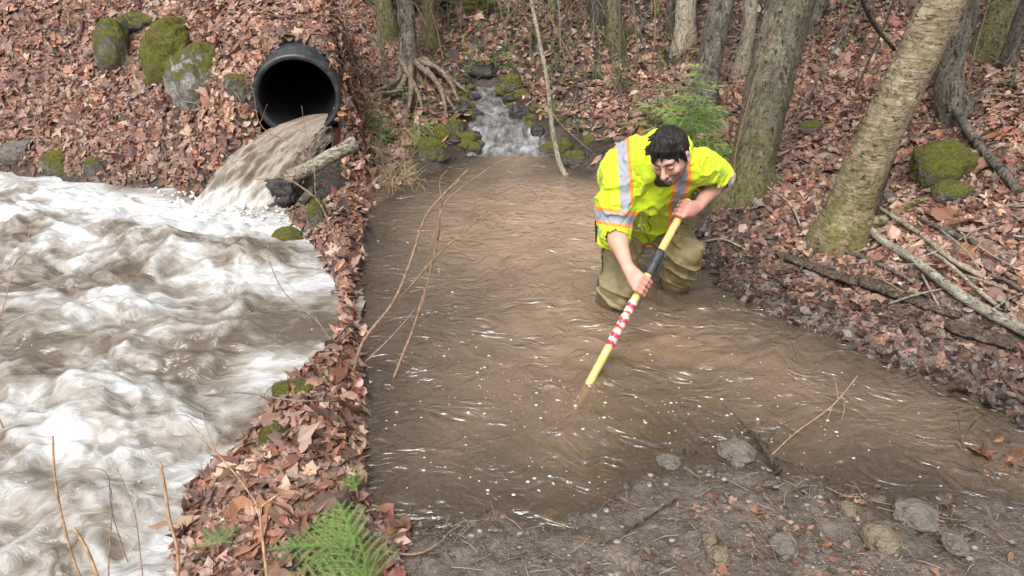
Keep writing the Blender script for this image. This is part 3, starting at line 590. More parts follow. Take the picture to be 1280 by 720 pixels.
# bark slabs lying along the wet edge
def slab(px0, py0, px1, py1, w, label, seed):
    a, b = G(px0, py0, .02), G(px1, py1, .025); L = np.linalg.norm(b - a); d = (b - a) / L; s = np.cross(d, [0, 0, 1]); s /= np.linalg.norm(s); u = np.cross(s, d)
    nx, ny = 60, 10; X, Y = np.meshgrid(np.linspace(0, 1, nx), np.linspace(-1, 1, ny)); p = v3(X * L, Y * w)
    wd = w * (1 + .5 * fbm(v3(X * L * 4, seed), 3)) * (1 - np.clip((X - .8) / .2, 0, 1) ** 2 * .8) * (1 - np.clip((.12 - X) / .12, 0, 1) * .7); hgt = .018 * (1 - Y ** 2) + .012 * fbm(p, 4, 22, seed)
    T = a + d * (X * L)[..., None] + s * (Y * wd)[..., None] + u * hgt[..., None]; Bt = T - u * .012
    V = np.vstack([T.reshape(-1, 3), Bt.reshape(-1, 3)]); k = nx * ny; i = np.arange(ny - 1)[:, None]; j = np.arange(nx - 1)[None]
    Q = np.stack([i * nx + j, i * nx + j + 1, (i + 1) * nx + j + 1, (i + 1) * nx + j], -1).reshape(-1, 4)
    rim = list(range(nx)) + [r * nx + nx - 1 for r in range(1, ny)] + [(ny - 1) * nx + q for q in range(nx - 2, -1, -1)] + [r * nx for r in range(ny - 2, 0, -1)]
    rim = np.array(rim); r2 = np.roll(rim, -1); mb = MB(); mb.add(V, np.vstack([Q, Q[:, ::-1] + k, np.stack([rim, rim + k, r2 + k, r2], 1)]))
    o = mb.build('bark_slab', M['wood_wet'], origin=a); return tag(o, label, 'bark')
slab(1180, 408, 1300, 446, .06, 'dark slab added for the shadowed undercut of the bank at the right edge', 3)  # added slab, dark wood in place of the shadow under the bank edge
slab(968, 320, 1078, 362, .035, 'long strip of wet bark lying at the foot of the leaning birch', 1)
slab(1070, 352, 1200, 402, .055, 'broad dark rotten bark slab overhanging the pool on the right bank', 2)

# ------------------------------------------------------------------ trees
def grow(mb, p, d, L, r, lev, rng, n=6, up=.12, mn=.003, split=(3, 5)):
    k = 6; pts = [p]; dd = d.copy(); rr = [r]
    for i in range(k):
        dd = dd + rng.normal(0, .13, 3) + np.array([0, 0, up * .2]); dd /= np.linalg.norm(dd); pts.append(pts[-1] + dd * L / k); rr.append(r * (1 - .75 * (i + 1) / k))
    tube(mb, pts, rr, n, cap=False)
    if lev > 0:
        for b in range(rng.integers(*split)):
            i = rng.integers(1, k); q = np.array(pts[i]); dr = np.array(pts[i]) - np.array(pts[i - 1]); dr /= np.linalg.norm(dr); s = rng.normal(0, 1, 3); s -= dr * s.dot(dr); s /= np.linalg.norm(s)
            nd = dr * .62 + s * .75; nd /= np.linalg.norm(nd); grow(mb, q, nd, L * rng.uniform(.45, .7), max(rr[i] * .55, mn), lev - 1, rng, max(4, n - 1), up, mn, split)
def tree(name, base_px, pts, r0, mat, label, height=8., cat='tree', seed=1, group=None, flare=1.3, knob=.12, roots=0, crown=6, clev=2, rtop=.45, n=20):
    """base_px: foot; pts: (px, py, Y) of the trunk up to the top of the picture; the trunk goes on above it"""
    rng = np.random.default_rng(seed); b = G(*base_px); W = [b - np.array([0, 0, .15]), b]; sh_ = b[1] + .04 - pts[0][2]
    for q in pts: W.append(PY(q[0], q[1], q[2] + sh_))
    W = np.array(W); d = W[-1] - W[-2]; d /= np.linalg.norm(d); h = W[-1][2]
    k = 0
    while W[-1][2] < height and k < 14:
        d = d * np.array([.86, .86, 1]) + rng.normal(0, .03, 3); d /= np.linalg.norm(d); W = np.vstack([W, W[-1] + d * (height / 9)]); k += 1
    z = np.clip((W[:, 2] - b[2]) / height, 0, 1); rr = r0 * (1 - (1 - rtop) * z); rr[0] *= flare * 1.15; rr[1] *= flare
    if len(rr) > 2: rr[2] *= 1.0
    t = thing(name, b, label, cat, group); mb = MB()
    # denser sampling at the bottom
    tube(mb, W, rr, 40, knob=knob, seed=seed, sub=22)
    for k in range(roots if name == 'rooted_tree' else roots // 2):
        a = k * 2 * math.pi / roots + rng.uniform(-.3, .3); L = r0 * rng.uniform(2.2, 4.2); pp = [b + np.array([math.cos(a) * r0 * .5, math.sin(a) * r0 * .5, r0 * .9])]
        for s in (.45, .8, 1.25): q = b + np.array([math.cos(a + .2 * s), math.sin(a + .2 * s), 0]) * L * s; q[2] = gz(q[0], q[1]) + (.03 if s < 1 else -.03); pp.append(q)
        tube(mb, pp, [r0 * .42, r0 * .24, r0 * .13, r0 * .03], 8, sub=4, knob=.2, seed=k)
    mb.build('trunk', mat, t)
    cb = MB()
    for k in range(crown):
        i = int(len(W) * (.45 + .5 * k / max(crown, 1))); i = min(max(i, 2), len(W) - 1); a = rng.uniform(0, 6.28); dd = np.array([math.cos(a), math.sin(a), rng.uniform(.3, .9)]); dd /= np.linalg.norm(dd)
        if W[i][2] < 2.6: i = len(W) - 1 - k % 3
        grow(cb, W[i], dd, height * rng.uniform(.22, .36), rr[i] * .45, clev, rng, 5)
    if crown: cb.build('branches', mat, t)
    return t
tree('birch_tree', (1048, 300), [(1066, 250, 4.15), (1095, 180, 4.20), (1130, 105, 4.24), (1165, 30, 4.27), (1190, -30, 4.3)], .122, M['bark_birch'], 'large yellow birch leaning right over the right bank, with peeling tan bark', 9, seed=2, flare=1.35, roots=5, knob=.10)
tree('grey_tree', (1072, 278), [(1096, 215, 4.75), (1118, 150, 4.85), (1150, 80, 4.95), (1190, 5, 5.05), (1214, -40, 5.1)], .065, M['bark_dark'], 'darker grey trunk leaning close behind the large yellow birch', 8, seed=3, roots=3)
tree('grey_tree', (1194, 150), [(1186, 95, 6.0), (1200, 35, 6.05), (1214, -30, 6.1)], .085, M['bark_grey'], 'grey short-rooted trunk behind the birch at the upper right', 8, seed=4, roots=4, flare=1.3)
tree('maple_tree', (934, 246), [(942, 200, 4.85), (955, 140, 4.92), (972, 70, 5.0), (990, 5, 5.08), (1002, -40, 5.1)], .138, M['bark_moss'], 'big mossy rough-barked trunk leaning right just behind the worker', 10, seed=5, roots=6, flare=1.35, knob=.16)
tree('maple_tree', (878, 165), [(880, 120, 6.6), (890, 60, 6.7), (902, 0, 6.8), (908, -40, 6.9)], .095, M['bark_grey'], 'grey trunk behind the green fir, left of the big mossy trunk', 10, seed=6, roots=4)
tree('grey_tree', (1236, 70), [(1244, 40, 7.2), (1262, 0, 7.3), (1275, -40, 7.4)], .12, M['bark_moss'], 'thick mossy trunk at the upper right corner, left of its dark neighbour', 9, seed=7, roots=4)
tree('grey_tree', (1256, 88), [(1268, 50, 6.7), (1286, 5, 6.75), (1300, -40, 6.8)], .055, M['bark_dark'], 'dark slim trunk at the very right edge of the upper slope', 8, seed=8, roots=3)
tree('grey_tree', (855, 60), [(856, 30, 9.), (858, 0, 9.1), (860, -40, 9.2)], .10, M['bark_pale'], 'pale tan trunk at the top edge above the green fir', 9, seed=9)
tree('grey_tree', (770, 62), [(768, 30, 9.), (766, 0, 9.1), (764, -40, 9.2)], .085, M['bark_moss'], 'tan mossy trunk at the top of the slope right of the leaning sapling', 9, seed=10)
tree('grey_tree', (746, 30), [(745, 10, 10.5), (743, -20, 10.6), (741, -60, 10.7)], .06, M['bark_dark'], 'dark slim trunk at the top left of the tan mossy one', 9, seed=11)
tree('rooted_tree', (512, 88), [(512, 60, 6.75), (508, 20, 6.8), (504, -30, 6.85)], .078, M['bark_grey'], 'old tree with exposed roots on the left bank of the creek', 10, seed=12, roots=9, flare=1.5, knob=.22)
tree('rooted_tree', (538, 60), [(537, 35, 7.7), (535, 5, 7.8), (534, -40, 7.9)], .07, M['bark_moss'], 'brown mossy trunk behind the old tree with exposed roots', 9, seed=13, roots=4)
tree('grey_tree', (484, 40), [(482, 20, 8.2), (476, -10, 8.3), (470, -40, 8.4)], .09, M['bark_moss'], 'mossy trunk at the upper left behind the old rooted tree', 9, seed=14, roots=2)
tree('grey_tree', (1012, 34), [(1022, 15, 8.8), (1030, -10, 8.9), (1040, -50, 9)], .06, M['bark_grey'], 'slim grey trunk at the top edge right of the big mossy trunk', 9, seed=15)
tree('grey_tree', (835, 40), [(838, 20, 9.9), (842, -10, 10), (846, -50, 10.1)], .05, M['bark_dark'], 'thin dark trunk at the top left of the pale tan trunk', 9, seed=16)
tree('grey_tree', (690, 20), [(690, 5, 10.8), (692, -20, 11), (694, -60, 11.2)], .05, M['bark_moss'], 'thin tan trunk at the top edge beside the leaning sapling top', 9, seed=17)
tree('grey_tree', (924, 96), [(934, 50, 6.9), (938, 0, 7.), (940, -40, 7.1)], .055, M['bark_pale'], 'pale grey trunk squeezed between the two biggest trunks behind the worker', 9, seed=18, roots=3)
# slim trees further up the slope (their trunks and crowns mirror in the pool)
GT = 'slim trees standing further up the wooded slopes'
wl_ = [(-9, 14), (-6.5, 12), (-4, 15), (-1.2, 13), (.6, 16), (2.4, 13.5), (4.2, 15), (6.5, 12.5), (8.5, 10), (9.5, 14), (-3, 19), (3, 20), (0, 22), (-7, 20), (7, 19), (-11, 9), (11, 6), (7.5, 5.2), (-8, 6.5), (1.6, 11.2), (-.4, 10.4), (3.6, 11.4), (5.4, 9.8)]
for k, (x, y) in enumerate(wl_):
    rng = np.random.default_rng(100 + k); b = np.array([x, y, gz(x, y)]); Hh = rng.uniform(7, 11); r = rng.uniform(.05, .12); pts = [b - [0, 0, .2], b]; d = np.array([rng.normal(0, .08), rng.normal(0, .05), 1.])
    for i in range(7): pts.append(pts[-1] + d * Hh / 7 + rng.normal(0, .05, 3) * [1, 1, 0])
    pts = np.array(pts); mt = M[('bark_grey', 'bark_dark', 'bark_moss', 'bark_pale')[k % 4]]
    t = thing('slim_tree', b, 'slim bare tree standing far up the wooded slope behind the scene', 'tree', GT); mb = MB(); tube(mb, pts, [r * 1.4, r * 1.2] + list(r * np.linspace(.95, .3, 7)), 12, knob=.12, seed=k, sub=4); mb.build('trunk', mt, t)
    cb = MB()
    for j in range(7):
        i = rng.integers(3, 9); a = rng.uniform(0, 6.28); dd = np.array([math.cos(a), math.sin(a), .6]); dd /= np.linalg.norm(dd); grow(cb, pts[i], dd, Hh * .3, r * .4, 2, rng, 4)
    cb.build('branches', mt, t)
# thin leaning dead sapling in front of the creek
stick('leaning_sapling', [(712, 226, 0, 5.55), (700, 205, 0, 5.62), (692, 170, 0, 5.7), (688, 140, 0, 5.74), (684, 100, 0, 5.8), (674, 50, 0, 5.84), (664, 0, 0, 5.88), (652, -60, 0, 5.9)], .021, .012, M['bark_pale'], 'thin pale leaning sapling standing in the pool edge right of the creek', 'sapling', knob=.14,
      side=[([(689, 140, 0, 5.74), (706, 160, 0, 5.7), (740, 190, 0, 5.6)], .004)])
# ------------------------------------------------------------------ stems, shrubs
def shrub(name, lines, mat, label, cat='shrub', group=None, nseg=6):
    mb = MB(); W0 = None
    for pts, r0, r1 in lines:
        W = np.array([PY(q[0], q[1], q[2]) for q in pts])
        if W0 is None:
            W0 = W[0].copy(); g = gz(W0[0], W0[1])
            if g < W0[2] and W0[2] - g < .6: W = np.vstack([[W0[0], W0[1], g - .03], W]); W0 = W[0].copy()
        tube(mb, W, np.linspace(r0, r1, len(W)), nseg, sub=5, knob=.12)
    o = mb.build(name, mat, origin=W0); return tag(o, label, cat, group)
shrub('bare_shrub', [([(420, 600, 2.75), (458, 556 - 0, 2.8), (500, 452, 2.95), (520, 400, 3.05), (545, 310, 3.2), (553, 250, 3.3), (575, 225, 3.35)], .0085, .004),
    ([(440, 470, 2.85), (455, 425, 2.9), (490, 380, 3.0), (512, 330, 3.1), (530, 275, 3.2), (548, 250, 3.25), (585, 212, 3.35)], .0085, .004), ([(546, 300, 3.2), (552, 262, 3.25), (570, 240, 3.3), (620, 205, 3.4), (650, 195, 3.45)], .004, .002),
    ([(510, 362, 3.05), (545, 320, 3.15), (580, 290, 3.25), (600, 272, 3.3), (620, 250, 3.35)], .0045, .0025), ([(600, 272, 3.3), (626, 262, 3.35), (640, 249, 3.4)], .0025, .0015), ([(512, 365, 3.05), (552, 356, 3.1), (600, 346, 3.2), (650, 330, 3.3)], .003, .0015),
    ([(490, 382, 3.0), (520, 350, 3.1), (548, 318, 3.1), (560, 306, 3.2)], .003, .0015), ([(552, 255, 3.25), (550, 225, 3.3), (560, 212, 3.3)], .003, .0015), ([(524, 395, 3.05), (540, 330, 3.1), (543, 272, 3.15)], .003, .0015),
    ([(534, 340, 3.1), (540, 300, 3.1), (553, 268, 3.2)], .0025, .0015), ([(576, 292, 3.25), (590, 262, 3.3), (595, 246, 3.3)], .0025, .0015), ([(457, 452, 2.88), (490, 420, 2.95), (520, 385, 3.05)], .004, .002)], M['twig'], 'bare reddish shrub spreading its long twigs over the left side of the pool')
shrub('bare_shrub', [([(446, 395, 4.0), (430, 330, 4.1), (414, 285, 4.2), (395, 248, 4.35), (360, 222, 4.45)], .005, .003), ([(395, 248, 4.35), (355, 222, 4.4), (312, 222, 4.5), (270, 180, 4.6), (236, 155, 4.7)], .003, .0015), ([(395, 248, 4.35), (388, 195, 4.45), (350, 172, 4.5), (325, 155, 4.55), (316, 110, 4.6)], .0035, .0015),
    ([(350, 172, 4.5), (300, 155, 4.6), (262, 110, 4.7), (236, 62, 4.8)], .0028, .0013), ([(390, 200, 4.45), (382, 165, 4.5), (377, 132, 4.5)], .003, .0013), ([(388, 190, 4.45), (400, 165, 4.5), (415, 158, 4.5)], .0025, .0015), ([(382, 165, 4.5), (365, 160, 4.5), (355, 158, 4.5)], .002, .0012), ([(325, 155, 4.55), (334, 130, 4.55)], .002, .001)], M['twig'], 'leafless twiggy shrub arching in front of the culvert mouth')
shrub('bare_sapling', [([(336, 735, 1.62), (330, 690, 1.66), (324, 635, 1.72)], .0050, .0042), ([(324, 635, 1.72), (300, 600, 1.76), (270, 565, 1.8), (236, 526, 1.85)], .0035, .0015), ([(324, 635, 1.72), (342, 622, 1.73), (356, 613, 1.75)], .0035, .003), ([(270, 565, 1.8), (262, 545, 1.82), (252, 515, 1.85)], .0018, .001)], M['twig_tan'], 'forked tan stem standing in the lower left leaves in front of the fern', 'sapling')
shrub('bare_sapling', [([(224, 740, 1.60), (222, 690, 1.64), (212, 650, 1.68), (206, 610, 1.72), (200, 578, 1.75)], .0055, .004)], M['twig_tan'], 'thick cut-off tan stem at the water edge left of the forked stem', 'sapling')
shrub('bare_sapling', [([(108, 740, 1.60), (92, 700, 1.63), (76, 640, 1.68), (68, 590, 1.72), (66, 545, 1.76)], .0042, .003)], M['twig_tan'], 'tall thin tan stem in front of the rapids at the lower left', 'sapling')
shrub('bare_sapling', [([(130, 745, 1.58), (110, 690, 1.63), (92, 660, 1.66)], .0055, .0045)], M['twig_tan'], 'short stout tan stem leaning left at the bottom of the rapids', 'sapling')
shrub('bare_sapling', [([(140, 640, 1.85), (132, 590, 1.86), (84, 586, 1.86)], .0016, .0012), ([(140, 640, 1.85), (138, 610, 1.86), (122, 610, 1.85), (106, 600, 1.86)], .0015, .001), ([(136, 760, 1.6), (136, 700, 1.75), (140, 640, 1.85)], .0028, .0018)], M['twig'], 'thin dark branching twig in front of the lower rapids', 'sapling')
shrub('bare_sapling', [([(184, 760, 1.6), (176, 700, 1.65), (168, 640, 1.7), (146, 585, 1.78)], .0022, .001)], M['twig'], 'hair-thin upright twig between the dark branching twig and the cut-off stem', 'sapling')
shrub('bare_sapling', [([(452, 470, 3.05), (425, 440, 3.1), (395, 400, 3.2), (355, 365, 3.3), (335, 320, 3.4), (337, 298, 3.45)], .004, .0018), ([(418, 432, 3.1), (385, 385, 3.2), (365, 380, 3.25)], .002, .001)], M['twig_grey'], 'curved dark twig reaching left from the narrow bank over the calm edge of the rapids', 'shrub')
shrub('bare_sapling', [([(-30, 440, 2.5), (0, 395, 2.6), (18, 330, 2.7), (30, 315, 2.75), (42, 270, 2.85)], .003, .0013), ([(18, 330, 2.7), (34, 312, 2.75)], .0025, .0015)], M['twig_tan'], 'faint tan twig at the left edge above the rapids', 'shrub')
shrub('bare_sapling', [([(1268, 400, 3.4), (1274, 372, 3.4), (1284, 350, 3.4)], .006, .004)], M['twig_tan'], 'short broken stem at the right edge beside the lichened branch', 'sapling')
shrub('bare_sapling', [([(915, 245, 4.6), (920, 190, 4.6), (932, 140, 4.6), (945, 95, 4.6), (962, 50, 4.6), (966, 20, 4.6)], .006, .003), ([(932, 140, 4.6), (920, 115, 4.62), (925, 95, 4.62)], .003, .0015), ([(920, 190, 4.6), (908, 170, 4.6), (902, 150, 4.6)], .003, .0015), ([(944, 100, 4.6), (958, 85, 4.6), (975, 78, 4.6)], .0025, .001)], M['twig'], 'dark thin sapling standing against the big mossy trunk', 'sapling')
shrub('bare_shrub', [([(742, 215, 5.6), (730, 180, 5.7), (722, 155, 5.8), (740, 125, 5.9), (748, 90, 6.0)], .006, .003), ([(722, 155, 5.8), (700, 120, 5.9), (690, 112, 5.95)], .003, .0015), ([(730, 180, 5.7), (755, 190, 5.7)], .003, .002), ([(740, 125, 5.9), (765, 95, 6.), (790, 70, 6.1)], .004, .002)], M['bark_dark'], 'dark crooked shrub on the far shore left of the worker')
# brush in the background: thin saplings, each a thing
rng = np.random.default_rng(77); GB = 'thin bare saplings in the brush at the top of the valley'
for k in range(52):
    px, py = rng.uniform(462, 860), rng.uniform(15, 95)
    if 575 < px < 650 and py > 70: continue
    if k > 42: px, py = rng.uniform(960, 1280), rng.uniform(20, 130)
    b = G(px, py); mb = MB(); Hh = rng.uniform(.7, 1.7); d = np.array([rng.normal(0, .2), rng.normal(0, .1), 1.]); grow(mb, b - [0, 0, .03], d / np.linalg.norm(d), Hh, rng.uniform(.006, .012), 2, rng, 5, .3, .0022, (2, 5))
    o = mb.build('bare_sapling', (M['twig_grey'], M['bark_moss'], M['twig'])[k % 3], origin=b); tag(o, 'thin bare sapling in the tangled brush up the slope', 'sapling', GB)
# exposed roots and a hollow at the left creek bank
mb = MB(); b = G(520, 95)
for pts in ([(500, 85), (520, 120), (530, 150)], [(520, 90), (545, 115), (570, 150)], [(525, 88), (550, 100), (585, 128)], [(512, 100), (500, 125), (480, 130)], [(515, 95), (515, 130), (510, 160)], [(505, 60), (500, 110), (470, 128)], [(530, 85), (560, 110), (575, 140)], [(535, 100), (552, 125), (560, 160)]):
    W = [G(x, y, .05) + np.array([0, -.05, .05]) for x, y in pts]; tube(mb, W, [.03, .022, .01], 8, sub=6, knob=.25, seed=pts[0][0])
o = mb.build('tree_roots', M['root'], origin=b); tag(o, 'tangle of exposed roots spilling over the left creek bank', 'roots')

# ------------------------------------------------------------------ greens
GRN = [(.10, .22, .035), (.16, .30, .05), (.07, .16, .03), (.22, .34, .07)]
def spray(mb, p, d, nrm, L, rng, nl=.018, nw=.0022, dens=260, col=None, twig=None, droop=.2):
    """one flat twig with needles on both sides"""
    k = max(4, int(L * dens)); s = np.linspace(0, 1, k); d = d / np.linalg.norm(d); side = np.cross(nrm, d); side /= np.linalg.norm(side) + 1e-9; n2 = np.cross(d, side)
    P = p + d * (s * L)[:, None] - n2 * (droop * L * s ** 2)[:, None]
    for sg in (1, -1):
        ln = nl * (1 - .55 * s ** 2) * rng.uniform(.8, 1.15, k); dr = side * sg * .85 + d * .5; dr = dr / np.linalg.norm(dr) + rng.normal(0, .10, (k, 3)); tip = P + dr * ln[:, None]; w = d * nw
        V = np.stack([P - w * .5, P + w * .5, tip], 1).reshape(-1, 3); T = np.arange(k * 3).reshape(-1, 3); c = np.array(col if col is not None else GRN[rng.integers(4)]) * rng.uniform(.75, 1.25); mb.add(V, None, T, np.clip(c, 0, 1))
    if twig is not None: tube(twig, [P[0], P[k // 2], P[-1]], [.0018, .0014, .0007], 4, cap=False)
def conifer(px, py, hpx, label, seed, name='fir_seedling', dens=1., spread=.55, lean=(0, 0), group=None, Y=None, nl=.018, cols=None, ground=True):
    rng = np.random.default_rng(seed); b = G(px, py) if Y is None else PY(px, py, Y)
    if Y is not None and ground: b[2] = gz(b[0], b[1])
    H = hpx * np.linalg.norm(b - CP) / FPX
    t = thing(name, b, label, 'fir', group); st = MB(); nd = MB(); top = b + np.array([lean[0], lean[1], H]); tube(st, [b - [0, 0, .03], b * .5 + top * .5, top], [.010, .007, .003], 6, sub=4)
    nb = int(16 * dens * max(H, .35) / .5)
    for i in range(nb):
        f = .12 + .88 * (i + .5) / nb; p = b + (top - b) * f; a = i * 2.4 + rng.uniform(-.4, .4); L = H * spread * (1.08 - f) * rng.uniform(.7, 1.15) + .03; d = np.array([math.cos(a), math.sin(a), rng.uniform(-.05, .35)]); d /= np.linalg.norm(d); nr = np.array([0, 0, 1.]) + rng.normal(0, .15, 3); nr -= d * nr.dot(d)
        c = (cols or GRN)[rng.integers(len(cols or GRN))]; spray(nd, p, d, nr, L, rng, nl, .0040, 260, c, st)
        for j in range(int(L / .035)):
            g = .15 + .8 * j / max(1, int(L / .035)); q = p + d * L * g - np.array([0, 0, .2 * L * g * g]); sg = 1 if j % 2 else -1; sd_ = np.cross(nr, d) * sg; dd = d * .6 + sd_ * .8; spray(nd, q, dd, nr, L * (1 - g) * .6 + .02, rng, nl * .85, .0040, 260, c, st)
    st.build('stem', M['twig_grey'], t); nd.build('needles', M['needle'], t); return t
conifer(862, 190, 150, 'bright green young fir behind the head of the worker', 1, spread=.60, dens=2.6, Y=5.15, cols=[(.28, .46, .08), (.36, .52, .12), (.2, .36, .06)])
conifer(818, 172, 66, 'low light green fir seedling left of the bright green young fir', 2, spread=.9, dens=1.6, cols=[(.28, .42, .08), (.34, .46, .12)])
conifer(772, 110, 34, 'small fir seedling on the leaf slope above the dark crooked shrub', 3, spread=.8)
conifer(742, 100, 24, 'tiny fir seedling left of the small fir seedling on the leaf slope', 4, spread=.8)
conifer(695, 94, 26, 'small green fir seedling right of the leaning sapling', 5, spread=.8)
conifer(690, 152, 30, 'fir seedling on the creek bank beside the wet black boulder', 6, spread=.7, cols=[(.2, .3, .05), (.26, .34, .08)])
conifer(664, 60, 34, 'dark green fir seedling above the head of the creek', 7, spread=.7)
conifer(620, 90, 40, 'spreading fir seedling right over the dark hollow of the creek', 8, spread=.8)
conifer(590, 92, 34, 'spreading fir seedling left of the dark hollow of the creek', 9, spread=.8)
conifer(626, 24, 40, 'fir seedling at the top edge of the creek valley', 10, spread=.7)
conifer(560, 30, 30, 'yellowish fir seedling in the brush at the top left of the valley', 11, spread=.7, cols=[(.2, .25, .06), (.26, .28, .09)])
conifer(482, 120, 34, 'dark fir seedling on the left bank below the rooted tree', 12, spread=.8, cols=[(.07, .14, .05), (.1, .18, .06)])
conifer(505, 132, 26, 'small fir seedling among the exposed roots', 13, spread=.8)
conifer(478, 182, 40, 'ragged fir seedling low on the left bank near the pool', 14, spread=.7)
conifer(526, 172, 30, 'light green fir seedling on the left bank above the brown hummock', 15, spread=.8, cols=[(.2, .34, .06), (.28, .4, .1)])
conifer(916, 240, 30, 'tiny fir seedling at the foot of the big mossy trunk', 16, spread=.7)
conifer(960, 95, 60, 'sparse green fir sprig in front of the big mossy trunk', 17, spread=.4, dens=.5, Y=4.85)
conifer(1262, 112, 18, 'little fir seedling at the right edge of the upper slope', 18, spread=.8)
conifer(700, 60, 24, 'fir seedling higher up between the leaning sapling and the tan mossy trunk', 19, spread=.8)
conifer(722, 172, 22, 'fir seedling on the far shore left of the dark crooked shrub', 20, spread=.9)
# the low green fir branches at the bottom left
def fern(px, py, wpx, label, seed, lift=.06, nbr=6, ang=(100, 190)):
    rng = np.random.default_rng(seed); b = G(px, py, 0); s = np.linalg.norm(b - CP) / FPX; L0 = wpx * s; t = thing('fir_seedling', b, label, 'fir'); st = MB(); nd = MB(); c0 = b + np.array([0, 0, lift]); tube(st, [b - [0, 0, .02], c0], [.004, .003], 6)
    for i in range(nbr):
        a = R(ang[0] + (ang[1] - ang[0]) * i / max(1, nbr - 1) + rng.uniform(-8, 8)); L = L0 * rng.uniform(.65, 1.0); d = np.array([math.cos(a), math.sin(a), rng.uniform(.0, .3)]); d /= np.linalg.norm(d); nr = np.array([0, 0, 1.]) + rng.normal(0, .12, 3); nr -= d * nr.dot(d); c = np.array([(.15, .33, .07), (.22, .42, .10), (.27, .44, .13), (.12, .27, .06)][rng.integers(4)])
        spray(nd, c0, d, nr, L, rng, .014, .0017, 420, c, st, .12)
        for j in range(int(L / .020)):
            g = .12 + .84 * j / max(1, int(L / .020)); q = c0 + d * L * g - np.array([0, 0, .12 * L * g * g]); sg = 1 if j % 2 else -1; sd_ = np.cross(nr, d) * sg; spray(nd, q, d * .65 + sd_ * .75, nr, L * (1.05 - g) * .55, rng, .012, .0017, 420, c, st, .1)
    st.build('stem', M['twig'], t); nd.build('needles', M['needle'], t)
fern(446, 700, 104, 'fresh green fir branch spread over the leaves of the narrow bank', 31, nbr=7, ang=(110, 215))
fern(448, 630, 60, 'small fresh green fir sprig just above the large green fir branch', 32, nbr=4, ang=(120, 200))
fern(275, 695, 34, 'tiny green fir sprig in the leaves left of the forked tan stem', 33, nbr=4, ang=(40, 200))
fern(470, 755, 120, 'green fir branch at the bottom edge under the large green fir branch', 34, nbr=6, ang=(120, 200))
# dry grass heap on the left shore and tufts
def grass(px, py, wpx, label, seed, nb=160, len_=.28, cols=((.42, .33, .2), (.3, .24, .14), (.24, .22, .1)), flat=.5):
    rng = np.random.default_rng(seed); c = G(px, py); s = np.linalg.norm(c - CP) / FPX; W = wpx * s / 2; mb = MB()
    for k in range(nb):
        x, y = c[0] + rng.normal(0, W * .5), c[1] + rng.normal(0, W * .3); z = gz(x, y); a = rng.uniform(0, 6.28); L = len_ * rng.uniform(.5, 1.1); d = np.array([math.cos(a) , math.sin(a) - .3, flat * rng.uniform(.5, 2)]); d /= np.linalg.norm(d)
        q0 = np.array([x, y, z]) - PIPE_C; q1 = q0 + d * L * .7; aa = q1 @ PIPE_D
        if min(np.linalg.norm(q_ - (q_ @ PIPE_D) * PIPE_D) for q_ in (q0, q1)) < PIPE_R + .02 or (q0 @ PIPE_D > -.02 and abs(q0[0]) < PIPE_R + .1 and q0[2] > -.4 and abs(q0[1]) < .8): continue
        sd_ = np.cross(d, [0, 0, 1]); sd_ /= np.linalg.norm(sd_); t_ = np.linspace(0, 1, 6); P = np.array([x, y, z]) + d * (t_ * L)[:, None] - np.array([0, 0, 1]) * (L * .55 * t_ ** 2)[:, None]; w = .0028 * (1 - t_ * .8)
        V = np.vstack([P - sd_ * w[:, None], P + sd_ * w[:, None]]); j = np.arange(5); mb.add(V, np.stack([j, j + 1, j + 7, j + 6], 1), None, np.array(cols[rng.integers(len(cols))]) * rng.uniform(.7, 1.2))
    o = mb.build('grass_tuft', M['grass'], origin=c); return tag(o, label, 'grass tuft')
grass(492, 218, 84, 'heap of dry straw-coloured grass on the left shore of the pool', 1, 300, .28)
grass(520, 186, 34, 'green and straw grass tuft above the dry grass heap', 2, 110, .16, ((.2, .28, .07), (.3, .34, .12), (.4, .34, .2)), 1.)
grass(480, 160, 50, 'thin dry grass on the left bank below the rooted tree', 3, 130, .22)
grass(470, 195, 40, 'dry brown stalks at the left edge of the pool, left of the grass heap', 4, 90, .25, ((.34, .25, .16), (.24, .17, .11)), 1.)
grass(352, 560, 40, 'few dry grass blades on the mossy hummock by the rapids', 5, 50, .10, ((.4, .33, .2), (.3, .3, .08)), .8)
grass(285, 100, 44, 'dry grass and rootlets hanging beside the culvert rim', 6, 90, .16)
grass(355, 62, 90, 'dead grass fringe hanging over the top of the culvert', 7, 200, .15)
# moss patches on the ground around roots
# brushy ground cover of the valley: ferns and low sprigs nobody could count, dead stalks between them
rng = np.random.default_rng(123); nd = MB(); st_ = MB()
def lowplant(x, y, h, cols):
    b = np.array([x, y, gz(x, y)])
    for i in range(rng.integers(3, 7)):
        a = rng.uniform(0, 6.28); d = np.array([math.cos(a), math.sin(a), rng.uniform(.2, 1.4)]); d /= np.linalg.norm(d); spray(nd, b, d, np.array([0, 0, 1.]) + rng.normal(0, .3, 3), h * rng.uniform(.5, 1.1), rng, .028, .006, 110, cols[rng.integers(len(cols))], None, .35)
GC = [(.13, .19, .04), (.20, .24, .06), (.09, .13, .035), (.27, .27, .10), (.17, .13, .06)]
cnt = 0
while cnt < 520:
    x, y = rng.uniform(-2.4, 3.2), rng.uniform(5.6, 12.5)
    if sdist(POOL, np.array([x]), np.array([y]))[0] < .12 or vside(x, y) < .4 and y < 9: continue
    if fbm(np.array([[x, y, 0]]), 3, .9, 71)[0] < -.02 - .1 * (y > 8.2): continue
    if x > 1.6 and rng.random() < .7: continue
    lowplant(x, y, rng.uniform(.10, .26), GC); cnt += 1
o = nd.build('ground_cover', M['needle']); tag(o, 'low green and straw ground cover over the brushy valley floor', 'ground cover', kind='stuff')
mb = MB()
